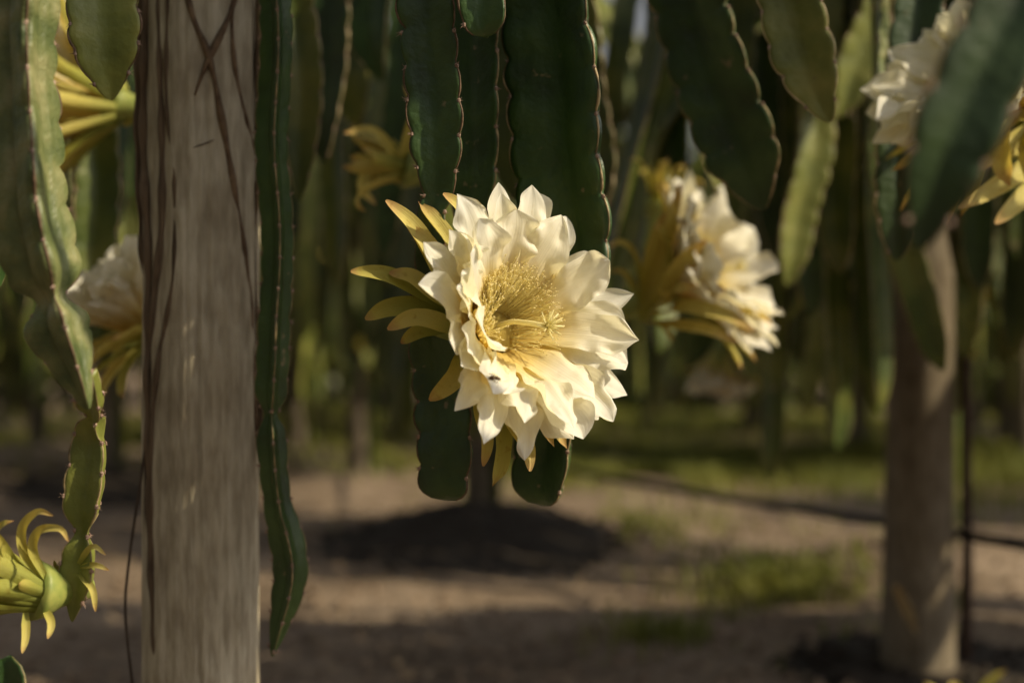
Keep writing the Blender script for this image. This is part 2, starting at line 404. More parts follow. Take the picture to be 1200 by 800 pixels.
def on_post(px, py, lift=0.0):
    """point on the near post's camera side under a photo pixel"""
    cx, cy = POST_NEAR
    x = (px - 600) / FPX * (cy - 0.05)
    dx = max(-0.064, min(0.064, x - cx))
    y = cy - math.sqrt(max(0.0, 0.0655 ** 2 - dx * dx)) - lift
    x = (px - 600) / FPX * y
    return Vector((x - cx, y - cy, CAM_H - (py - 400) / FPX * y - ground_z(cx, cy)))

def post_line(name, pts, rad, mat, flat=1.0, lift=0.001, sides=6):
    p3 = [on_post(a, b, lift) for a, b in pts]
    sp, ss = spline([tuple(p) for p in p3], 0.008)
    mb = MB(); n = len(sp)
    rr = [rad * (0.75 + 0.5 * abs(noise.noise(Vector((i * 0.11, pts[0][0], 0)))) + 0.2 * math.sin(i * 0.7)) * (min(1, 0.25 + i / 6) * min(1, 0.25 + (n - 1 - i) / 6)) for i in range(n)]
    tube(mb, sp, rr, sides)
    return mb.build(name, mat, near_post)
post_line('aerial_root', [(214, -30), (226, 20), (246, 70), (262, 150), (276, 230), (291, 330), (296, 420), (302, 520)], 0.0044, M['root'])
post_line('aerial_root', [(284, -30), (268, 20), (246, 66), (236, 90), (228, 112)], 0.0046, M['root'])
post_line('aerial_root', [(276, -30), (272, 30), (277, 90), (290, 145), (300, 180)], 0.003, M['root'])
post_line('bark_strip', [(198, -30), (196, 120), (206, 210), (203, 330), (186, 420), (178, 520), (180, 640), (182, 800), (184, 860)], 0.0042, M['bark'], lift=0.0)
post_line('bark_strip', [(186, -20), (190, 150), (190, 260), (181, 350), (174, 420)], 0.0055, M['bark'], lift=-0.001)
post_line('bark_strip', [(171, -20), (168, 150), (174, 300), (174, 470), (178, 640), (186, 800)], 0.0065, M['bark'], lift=-0.001)
post_line('bark_strip', [(163, -20), (162, 170), (169, 330)], 0.006, M['bark'], lift=-0.004)
post_line('bark_strip', [(300, 60), (303, 190), (297, 300), (304, 420), (307, 560)], 0.0035, M['bark'], lift=0.0)
post_line('bark_strip', [(303, -20), (302, 100), (304, 230)], 0.0048, M['bark'], lift=-0.003)
post_line('notch', [(227, 173), (238, 169), (251, 164)], 0.003, M['iron'], lift=0.0012)
# thin hanging root beside the post
mb = MB()
sp, _ = spline([tuple(on_post(173, 480, 0.0)), tuple(P(168, 540, 1.62) - near_post.location), tuple(P(152, 650, 1.62) - near_post.location), tuple(P(147, 720, 1.62) - near_post.location), tuple(P(156, 810, 1.62) - near_post.location), tuple(P(166, 905, 1.64) - near_post.location)], 0.01)
tube(mb, sp, 0.0017, 5); mb.build('hanging_root', M['root_dark'], near_post)
mb = MB()
sp, _ = spline([tuple(on_post(172, 500, 0.002)), tuple(P(170, 580, 1.63) - near_post.location), tuple(P(171, 690, 1.63) - near_post.location), tuple(P(178, 780, 1.62) - near_post.location)], 0.01)
tube(mb, sp, 0.0014, 5); mb.build('hanging_root', M['root_dark'], near_post)

right_post = wood_post(PLANTS[0][0], PLANTS[0][1], 0.066, 1.5, 'wooden_post', 'brown weathered wooden post with a thin stake beside it, dry leaf at its foot', lean=(0.012, 0), taper=0.45)
row_posts = []
for i, (x, y) in enumerate(PLANTS[1:]):
    pr = wood_post(x, y, 0.06, 1.45, 'wooden_post', 'blurred wooden post carrying a dragon fruit crown in the rows behind', lean=(rng.uniform(-.03, .03), 0), group='posts in the rows behind', taper=0.15)
    row_posts.append(pr)
    if i == 0: tag(pr, 'blurred post standing in the shaded soil under the sharp white flower'); del pr['group']
    if (x, y) == (-1.95, 6.9): tag(pr, 'blurred grey post seen between the pale sunlit stem and the thick post'); del pr['group']
# thin stake beside the right post
sk_o = empty('thin_stake', (0.985, 3.09, ground_z(0.985, 3.09)))
mb = MB(); tube(mb, [(0, 0, -0.15), (0.004, 0, 0.3), (0.0, 0, 0.7), (0.012, 0, 1.3)], [0.013, 0.012, 0.012, 0.010], 8)
mb.build('rod', M['iron'], sk_o)
mb = MB(); tube(mb, [(-0.016, -0.004, 0.345), (0.016, -0.012, 0.35), (0.02, 0.01, 0.345)], 0.004, 6); mb.build('tie', M['hose'], sk_o)
tag(sk_o, 'thin dark stake standing beside the brown post, hose tied to it', 'stake')

# irrigation hose between the posts
hz = [(2.2, 0.42, 0.34), (0.985, 3.02, 0.335), (0.45, 4.25, 0.315), (-0.075, 5.33, 0.33), (-0.6, 6.9, 0.31), (-1.18, 8.13, 0.33)]
sp, _ = spline(hz, 0.05); mb = MB(); tube(mb, sp, 0.011, 8)
ho = mb.build('irrigation_hose', M['hose']); tag(ho, 'thin black irrigation hose strung low from post to post over the soil', 'hose')

# ------------------------------------------------------------------ overhead trellis that carries the near stems
RAIL_Z = 1.55
RAILS = [0.80, 0.98, 1.26, 1.46, 1.66, 1.92, 2.2, 2.55, 2.85]
tr = empty('trellis_frame', (POST_NEAR[0], POST_NEAR[1], 1.5))
mb = MB(); tube(mb, [(0.01, -0.95, 0.028), (0.0, 0.0, 0.03), (0.0, 1.3, 0.028)], 0.03, 10); mb.build('crossbeam', M['post'], tr)
mb = MB(); tube(mb, [(2.72, -0.95, 0.028), (2.72, 0.0, 0.03), (2.72, 1.3, 0.028)], 0.03, 10); mb.build('crossbeam', M['post'], tr)
for ry in RAILS:
    mb = MB(); tube(mb, [(-0.9, ry - POST_NEAR[1], 0.062), (1.0, ry - POST_NEAR[1], 0.056), (2.85, ry - POST_NEAR[1], 0.062)], 0.010, 8)
    mb.build('rail', M['post'], tr)
mb = MB(); tube(mb, [(2.72, 0, -1.8), (2.72, 0, 0.05)], 0.06, 14); mb.build('end_post', M['post'], tr)
tag(tr, 'overhead trellis of round wooden rails above the near post', 'trellis')

# ------------------------------------------------------------------ cactus stems
def cross_section(plump):
    """three-winged section of unit rib radius: list of (x, y, rib index or -1, tipness)"""
    pts = []
    h = plump
    prof = [(0.36, -0.205 * h), (0.55, -0.155 * h), (0.76, -0.115 * h), (0.92, -0.085 * h), (0.985, -0.05 * h), (1.0, 0.0),
            (0.985, 0.05 * h), (0.92, 0.085 * h), (0.76, 0.115 * h), (0.55, 0.155 * h), (0.36, 0.205 * h)]
    for k in range(3):
        a = 2 * math.pi * k / 3
        for (u, v) in prof:
            pts.append((u * math.cos(a) - v * math.sin(a), u * math.sin(a) + v * math.cos(a), u))
        av = a + math.pi / 3
        rv = 0.27 + 0.10 * (h - 1)
        pts.append((rv * math.cos(av), rv * math.sin(av), rv))
    return pts

def stem_geometry(path, rot=180, plump=1.0, period=0.038, notch=0.19, step=0.005, joints=(), seed=0, twist=0.0, blunt=False, lump=0.05, ref=(0, -1, 0), spines=True, edges=True):
    """path: list of (x, y, z, rib radius), top to bottom end. Returns bodies for flesh, three edges, spine clusters"""
    sp, ss = spline(path, step)
    n = len(sp); L = ss[-1]
    pts = [Vector(p[:3]) for p in sp]; rad = sp[:, 3].copy()
    for i, s in enumerate(ss):
        e = L - s                                    # distance from the lower end
        r0 = rad[i]
        if e < 0.085: rad[i] *= (0.16 + 0.84 * (1 - (1 - e / 0.085) ** 2) ** 0.8) if not blunt else (0.55 + 0.45 * min(1, math.sqrt(max(0, e) / 0.012)))
        for j in joints:
            dj = s - j * L
            rad[i] *= 1 - 0.60 * math.exp(-(dj / 0.013) ** 2)
    for i, s in enumerate(ss):
        pts[i] = pts[i] + Vector((noise.noise(Vector((s * 7, seed, 0.2))), 0.5 * noise.noise(Vector((s * 7, seed, 5.2))), 0)) * 0.010 * min(1, s / 0.1)
        rad[i] *= 1 + 0.10 * noise.noise(Vector((s * 6, seed, 9.1)))
    sec = cross_section(plump); ns = len(sec)
    rv = Vector(ref)
    verts = []; tips = [[], [], []]; areo = []
    ph = [noise.noise(Vector((seed * 1.7, k * 3.1, 0.5))) * period for k in range(3)]
    frames = []
    for i in range(n):
        t = (pts[min(i + 1, n - 1)] - pts[max(i - 1, 0)]).normalized()
        a = rv - t * rv.dot(t)
        if a.length < 0.15: a = Vector((1, 0, 0)) - t * t.x
        a.normalize(); b = t.cross(a)
        frames.append((t, a, b))
        ang = R_(rot + twist * ss[i]) + 0.10 * noise.noise(Vector((ss[i] * 3, seed, 7)))
        ca, sa = math.cos(ang), math.sin(ang)
        mod = []
        for k in range(3):
            q = ((ss[i] + ph[k]) / period)
            fr = q - math.floor(q)
            lobe = math.sin(math.pi * fr) ** 0.55
            m = 1 - notch * (1 - lobe) * (0.8 + 0.5 * noise.noise(Vector((math.floor(q) * 0.7, k, seed))))
            m += 0.05 * noise.noise(Vector((ss[i] * 9, k * 5, seed)))
            mod.append(m)
        for idx, (x, y, u) in enumerate(sec):
            k = min(2, idx // (ns // 3))
            wgt = max(0, (u - 0.45) / 0.55)
            m = 1 + (mod[k] - 1) * wgt
            X, Y = x * m * rad[i], y * m * rad[i]
            wob = 1 + lump * noise.noise(Vector((ss[i] * (14 + 200 * max(0, lump - 0.05)), idx * 0.6, seed)))
            X *= wob; Y *= wob
            verts.append(pts[i] + a * (X * ca - Y * sa) + b * (X * sa + Y * ca))
            if idx % (ns // 3) == 5: tips[k].append(verts[-1].copy())
    faces = []
    for i in range(n - 1):
        for k in range(ns):
            k2 = (k + 1) % ns
            faces.append((i * ns + k, (i + 1) * ns + k, (i + 1) * ns + k2, i * ns + k2))
    verts.append(pts[0]); verts.append(pts[-1] + frames[-1][0] * 0.002)
    for k in range(ns):
        k2 = (k + 1) % ns
        faces.append((k, k2, n * ns)); faces.append(((n - 1) * ns + k2, (n - 1) * ns + k, n * ns + 1))
    body = (verts, faces)
    eds = []
    sm = MB()
    for k in range(3):
        if edges:
            mb = MB(); er = [min(0.0016, 0.06 * r) * (0.45 + 1.1 * abs(noise.noise(Vector((i * 0.17 * step / 0.005, k, seed)))) + 0.35 * abs(noise.noise(Vector((i * 0.6, k, seed + 4))))) for i, r in enumerate(rad)]
            tube(mb, tips[k], er, 5); eds.append((mb.v, mb.f))
        if spines:
            last = None
            for i in range(2, n - 1):
                c = math.floor((ss[i] + ph[k]) / period)
                if last is not None and c != last:
                    p = tips[k][i]; outw = (p - pts[i]).normalized(); t = frames[i][0]; sd = outw.cross(t)
                    # areole cushion
                    cu = []; cf = []
                    for lv, (rr, hh) in enumerate([(0.0026, -0.0006), (0.0024, 0.0012), (0.0010, 0.0023)]):
                        for q in range(6):
                            an = q * math.pi / 3
                            cu.append(p + outw * hh + (t * math.cos(an) * 1.15 + sd * math.sin(an) * 0.8) * rr)
                    for lv in range(2):
                        for q in range(6):
                            q2 = (q + 1) % 6
                            cf.append((lv * 6 + q, lv * 6 + q2, lv * 6 + 6 + q2, lv * 6 + 6 + q))
                    cf.append(tuple(range(12, 18))); sm.add(cu, cf)
                    for q in range(rng.randint(2, 4)):
                        dr = (outw * 1.0 + t * rng.uniform(-0.9, 0.9) + sd * rng.uniform(-0.9, 0.9)).normalized()
                        tube(sm, [p + outw * 0.001, p + dr * rng.uniform(0.004, 0.0075)], [0.0006, 0.00012], 4)
                last = c
    return body, eds, (sm.v, sm.f)

def make_stem(name, label, pxpath, d, wpx, rot=180, mat='stem', emat='edge', top='rail', group=None, cat='cactus', **kw):
    """pxpath: (px, py[, width factor[, distance]]) from top to lower end; wpx = width between two ribs in photo px"""
    pts = []
    for q in pxpath:
        dd = q[3] if len(q) > 3 else d
        f = q[2] if len(q) > 2 else 1.0
        p = P(q[0], q[1], dd); r = wpx * f / FPX * dd / 1.73
        pts.append([p.x, p.y, p.z, r])
    if top == 'rail':
        a = pts[0]; b = pts[1]
        ry = min(RAILS, key=lambda t: abs(t - a[1]))
        dirx = (a[0] - b[0]) / max(0.02, (a[2] - b[2]))
        dz = RAIL_Z + 0.03 - a[2]
        x1 = a[0] + max(-0.25, min(0.25, dirx * dz))
        sgn = 1 if ry >= a[1] else -1
        extra = [[x1 + 0.01, ry + sgn * 0.10, RAIL_Z - 0.04, a[3] * 0.6], [x1, ry + sgn * 0.035, RAIL_Z + 0.035, a[3] * 0.7], [x1, ry - sgn * 0.012, RAIL_Z + 0.03, a[3] * 0.75],
                 [(x1 + a[0]) / 2, (ry + a[1]) / 2, (RAIL_Z + a[2]) / 2, a[3] * 0.9]]
        pts = extra + pts
    root = empty(name, pts[-1][:3])
    o = Vector(pts[-1][:3])
    pts = [[p[0] - o.x, p[1] - o.y, p[2] - o.z, p[3]] for p in pts]
    body, eds, spn = stem_geometry(pts, rot=rot, **kw)
    link('stem_body', mesh_data('stem_body', *body, M[mat]), root)
    for e in eds: link('rib_edge', mesh_data('rib_edge', *e, M[emat]), root)
    if spn[0]:
        s = link('spine_clusters', mesh_data('spine_clusters', *spn, M['spine'], False), root); tag(s, kind='stuff')
    tag(root, label, cat, group)
    return root

G_ST = 'dragon fruit stems hanging from the trellis'
# left side
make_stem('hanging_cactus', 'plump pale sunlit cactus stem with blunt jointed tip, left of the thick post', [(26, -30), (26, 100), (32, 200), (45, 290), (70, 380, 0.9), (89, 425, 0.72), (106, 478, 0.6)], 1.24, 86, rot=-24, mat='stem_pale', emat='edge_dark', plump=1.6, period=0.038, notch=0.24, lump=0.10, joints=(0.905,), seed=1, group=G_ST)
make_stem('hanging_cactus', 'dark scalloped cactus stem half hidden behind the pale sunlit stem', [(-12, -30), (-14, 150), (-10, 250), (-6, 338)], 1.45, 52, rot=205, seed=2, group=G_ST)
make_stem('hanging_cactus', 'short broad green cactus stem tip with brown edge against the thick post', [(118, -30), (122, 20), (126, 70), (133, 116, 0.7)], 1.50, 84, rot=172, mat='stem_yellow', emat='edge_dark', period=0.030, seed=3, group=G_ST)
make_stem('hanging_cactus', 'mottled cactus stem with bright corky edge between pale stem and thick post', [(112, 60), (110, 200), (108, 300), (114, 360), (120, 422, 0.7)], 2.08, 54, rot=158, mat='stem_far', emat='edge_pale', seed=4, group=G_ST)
make_stem('hanging_cactus', 'narrow jointed cactus stem chain beside the thick post carrying the withered flower', [(104, 440, 0.55, 1.29), (108, 480, 0.7, 1.32), (106, 507, 0.8), (106, 560), (100, 634, 0.85), (96, 680), (84, 726, 0.6)], 1.35, 50, rot=200, mat='stem_yellow', emat='edge', top=None, joints=(0.23, 0.68), period=0.03, seed=5, group=G_ST)
make_stem('hanging_cactus', 'dark cactus stem rising at the bottom corner under the withered flower', [(6, 770, 0.5, 1.30), (12, 800, 1.0, 1.3), (0, 900, 1.0, 1.3), (-30, 1100, 0.8, 1.34), (-60, 1420, 0.7, 1.4)], 1.30, 52, rot=185, seed=6, top=None, group=G_ST)
# right edge of the post
make_stem('hanging_cactus', 'long narrow cactus stem hugging the thick post, dark face and lit scalloped edge', [(322, -30), (323, 150), (322, 300), (324, 450), (321, 585, 0.85), (326, 620), (336, 680), (322, 768, 0.7)], 1.585, 38, rot=-14, mat='stem', emat='edge', plump=1.1, period=0.034, joints=(0.80,), seed=7, group=G_ST)
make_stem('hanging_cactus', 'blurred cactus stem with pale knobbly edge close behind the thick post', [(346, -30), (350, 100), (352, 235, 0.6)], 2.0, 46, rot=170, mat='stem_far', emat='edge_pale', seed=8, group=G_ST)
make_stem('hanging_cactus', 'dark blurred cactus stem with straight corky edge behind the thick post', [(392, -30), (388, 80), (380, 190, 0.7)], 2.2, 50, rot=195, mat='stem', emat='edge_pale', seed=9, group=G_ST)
# the central curtain
make_stem('hanging_cactus', 'smooth grey-green cactus stem with brown left edge, jointed behind the sharp white flower', [(497, -30), (502, 40), (509, 110), (517, 175, 0.92), (516, 226, 0.55), (506, 250, 0.5), (504, 290, 0.55), (506, 350, 0.7, 1.49), (512, 410, 0.9, 1.5), (520, 470, 0.95, 1.5), (524, 530, 0.95, 1.49), (519, 584, 0.85, 1.49)], 1.46, 68, rot=192, mat='stem', emat='edge_dark', joints=(0.52,), blunt=True, notch=0.24, lump=0.08, period=0.036, seed=10, group=G_ST)
make_stem('hanging_cactus', 'dark cactus stem with wavy tan edge between two broader stems above the flower', [(560, -30), (562, 60), (562, 140), (560, 215, 0.9), (556, 290, 0.7)], 1.53, 72, rot=208, period=0.042, seed=11, group=G_ST)
make_stem('hanging_cactus', 'short cactus stem tip with blunt notched end above the sharp white flower', [(562, -60), (565, -10), (567, 42, 0.85)], 1.40, 58, rot=188, emat='edge_dark', blunt=True, period=0.034, seed=12, group=G_ST)
make_stem('hanging_cactus', 'broadest dark cactus stem with spiny wavy edge, running behind the sharp white flower', [(650, -30), (656, 50), (664, 140), (674, 230), (676, 290), (668, 380, 0.8), (654, 480, 0.68), (646, 540, 0.66), (640, 590, 0.52)], 1.52, 118, rot=212, period=0.044, notch=0.17, lump=0.07, seed=13, blunt=True, group=G_ST)
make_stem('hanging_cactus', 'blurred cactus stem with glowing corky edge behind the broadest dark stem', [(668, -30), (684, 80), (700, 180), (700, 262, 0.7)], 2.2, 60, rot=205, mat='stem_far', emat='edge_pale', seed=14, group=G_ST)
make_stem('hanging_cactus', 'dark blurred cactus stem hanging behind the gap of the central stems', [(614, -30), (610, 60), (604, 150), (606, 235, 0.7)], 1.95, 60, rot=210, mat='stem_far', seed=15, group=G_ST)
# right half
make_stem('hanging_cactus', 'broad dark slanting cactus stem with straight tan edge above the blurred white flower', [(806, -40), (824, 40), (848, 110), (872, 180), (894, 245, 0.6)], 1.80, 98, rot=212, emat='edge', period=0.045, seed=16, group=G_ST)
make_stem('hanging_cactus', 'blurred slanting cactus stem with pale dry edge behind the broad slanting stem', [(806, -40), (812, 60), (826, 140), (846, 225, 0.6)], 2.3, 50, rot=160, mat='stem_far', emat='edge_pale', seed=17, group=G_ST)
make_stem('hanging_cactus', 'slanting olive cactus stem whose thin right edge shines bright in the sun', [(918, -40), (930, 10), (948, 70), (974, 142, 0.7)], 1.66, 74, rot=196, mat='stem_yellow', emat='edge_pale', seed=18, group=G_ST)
make_stem('hanging_cactus', 'blurred bright green cactus stem leaning left beside the pale sky gap', [(1046, -40), (1024, 20), (1000, 80), (984, 138, 0.7)], 2.5, 52, rot=170, mat='stem_yellow', emat='edge', seed=19, group=G_ST)
make_stem('hanging_cactus', 'big blurred dark cactus stem leaning across the brown post in front of everything', [(1640, -470, 0.7), (1430, -320, 0.8), (1285, -170), (1214, -60), (1178, 20), (1142, 110), (1106, 200), (1078, 292, 0.75)], 0.86, 100, rot=184, mat='stem', emat='edge_dark', plump=1.2, seed=20, group=G_ST)
make_stem('hanging_cactus', 'thin dry tan cactus stem left of the big leaning stem', [(1028, 60), (1030, 150), (1038, 200), (1046, 246, 0.7)], 1.98, 22, rot=150, mat='stem_pale', emat='edge_pale', plump=1.4, seed=21, group=G_ST)
make_stem('hanging_cactus', 'curved blurred olive cactus stem hanging in the gap beside the blurred white flower', [(958, 60), (950, 180), (934, 250), (924, 335, 0.7)], 2.55, 46, rot=165, mat='stem_yellow', emat='edge', seed=22, group=G_ST)
make_stem('hanging_cactus', 'dark cactus stem tip behind the end of the big leaning stem', [(1062, 120), (1056, 200), (1050, 304, 0.8)], 1.92, 62, rot=185, mat='stem', seed=23, group=G_ST)

rr = random.Random(77)
for k, (px, yb, d, wp) in enumerate([(418, 150, 2.4, 56), (448, 95, 2.3, 48), (340, 300, 2.75, 44), (400, 330, 2.85, 46), (448, 300, 2.8, 40), (800, 250, 2.85, 46), (846, 330, 2.75, 44), (905, 300, 2.85, 44), (950, 370, 2.8, 46), (985, 320, 2.6, 52), (1015, 400, 2.85, 46), (1150, 340, 2.7, 48), (1185, 420, 2.85, 44), (60, 330, 2.6, 46), (140, 260, 2.8, 44), (20, 380, 2.85, 46), (690, 210, 2.8, 44)]):
    sl = rr.uniform(-0.10, 0.10)
    make_stem('hanging_cactus', 'dark out-of-focus cactus stem hanging deep behind the flowers', [(px - sl * (yb + 40), -40), (px - sl * yb * 0.5 + rr.uniform(-8, 8), yb * 0.5), (px, yb, 0.7)], d, wp, rot=rr.uniform(185, 222), mat='stem' if k % 3 else 'stem_far', emat='edge_pale' if k % 2 else 'edge', step=0.012, seed=40 + k, spines=False, group='dark stems deep behind the flowers')

# unseen stems added over the overhead rails to shade the post and deep stems
cn = empty('dragon_fruit_plant', (POST_NEAR[0], POST_NEAR[1], 1.55))
spans = []
yy = 0.77
while yy < 2.7:
    if 1.22 < yy < 1.6: spans.append((yy, rr.uniform(0.1, 0.22), rr.uniform(0.68, 0.78)))
    elif yy > 2.15: spans.append((yy, rr.uniform(0.0, 0.3), rr.uniform(1.1, 1.5)))
    yy += 0.04 if yy < 1.6 else rr.uniform(0.08, 0.12)
for k, (y0, xa, xb) in enumerate(spans):
    pts = []; w1 = rr.uniform(-0.05, 0.05); zz = 0.05 + 0.045 * (k % 3)
    for t in (0, 0.25, 0.5, 0.75, 1.0):
        pts.append((xa + (xb - xa) * t - POST_NEAR[0], y0 + w1 * (t - 0.5) + rr.uniform(-.015, .015) - POST_NEAR[1], zz + 0.02 * rr.random(), 0.044 * (1 - 0.3 * (t == 1))))
    b, e, sp_ = stem_geometry(pts, rot=rr.uniform(0, 120), step=0.014, seed=80 + k, spines=False, edges=False, ref=(0, 0, 1))
    link('stem', mesh_data('stem', *b, M['stem']), cn)
tag(cn, 'unseen green cactus stems added over the trellis rails for shade', 'cactus plant')

# ------------------------------------------------------------------ flowers
def petal_mesh(L, W, th0, th1, cup=0.35, ruffle=0.0, seed=0, nu=9, nv=15, tip=1.0, r0=0.02, bend_at=0.5, side=0.0, wide_at=0.6, base_w=0.3, curl=0.0):
    """petal in its radial frame: x outwards, z along the flower axis, y sideways"""
    verts = []; uv = []
    x, z = r0, 0.0; ds = L / (nv - 1)
    cl = []
    for j in range(nv):
        t = j / (nv - 1)
        s = t * t * (3 - 2 * t)
        k = t ** (0.6 + bend_at)
        th = th0 + (th1 - th0) * k
        if curl and t > 0.6: th += curl * ((t - 0.6) / 0.4) ** 1.5
        cl.append((x, z, th, t))
        x += math.sin(th) * ds; z += math.cos(th) * ds
    for (x, z, th, t) in cl:
        if t < wide_at: wv = base_w + (1 - base_w) * math.sin(math.pi / 2 * t / wide_at) ** 1.25
        else:
            q = (t - wide_at) / (1 - wide_at)
            wv = max(0.015, math.cos(math.pi / 2 * q ** (1.9 / tip)) ** (0.62 * tip))
            if q > 0.86: wv = min(wv, 0.36 * (1 - q) / 0.14 + 0.015)
        hw = 0.5 * W * wv
        nx, nz = -math.cos(th), math.sin(th)        # towards the inside of the cup
        for i in range(nu):
            v = -1 + 2 * i / (nu - 1)
            off = cup * hw * (v * v) - 0.03 * hw * math.exp(-(v / 0.2) ** 2)
            rf = ruffle * min(1, 0.25 + 1.3 * t * t) * hw * abs(v) ** 1.3 * (noise.noise(Vector((t * 4.2 + seed, v * 1.3, seed * 0.37))) * 1.5 + 1.0 * noise.noise(Vector((t * 10 + seed, v * 2.6, seed * 0.7))))
            off += rf + 0.16 * min(1, ruffle * 2) * hw * abs(v) ** 4 * t * noise.noise(Vector((t * 24 + seed, v * 2, 1.7)))
            lat = v * hw * (1 + 0.10 * noise.noise(Vector((t * 6, v, seed + 3))) + 0.07 * abs(v) * noise.noise(Vector((t * 19, v, seed + 8))))
            verts.append((x + nx * off, lat + side * L * t * t, z + nz * off))
            uv.append((v * 0.5 + 0.5 + seed * 3.3, t))
    faces = [(j * nu + i, j * nu + i + 1, (j + 1) * nu + i + 1, (j + 1) * nu + i) for j in range(nv - 1) for i in range(nu - 1)]
    return verts, faces, uv

def axis_matrix(loc, axis, spin=0.0):
    z = Vector(axis).normalized()
    x = Vector((0, 0, 1)) - z * z.z
    if x.length < 0.1: x = Vector((1, 0, 0)) - z * z.x
    x.normalize(); y = z.cross(x)
    m = Matrix((x, y, z)).transposed().to_4x4()
    m = Matrix.Translation(loc) @ m @ Matrix.Rotation(spin, 4, 'Z')
    return m

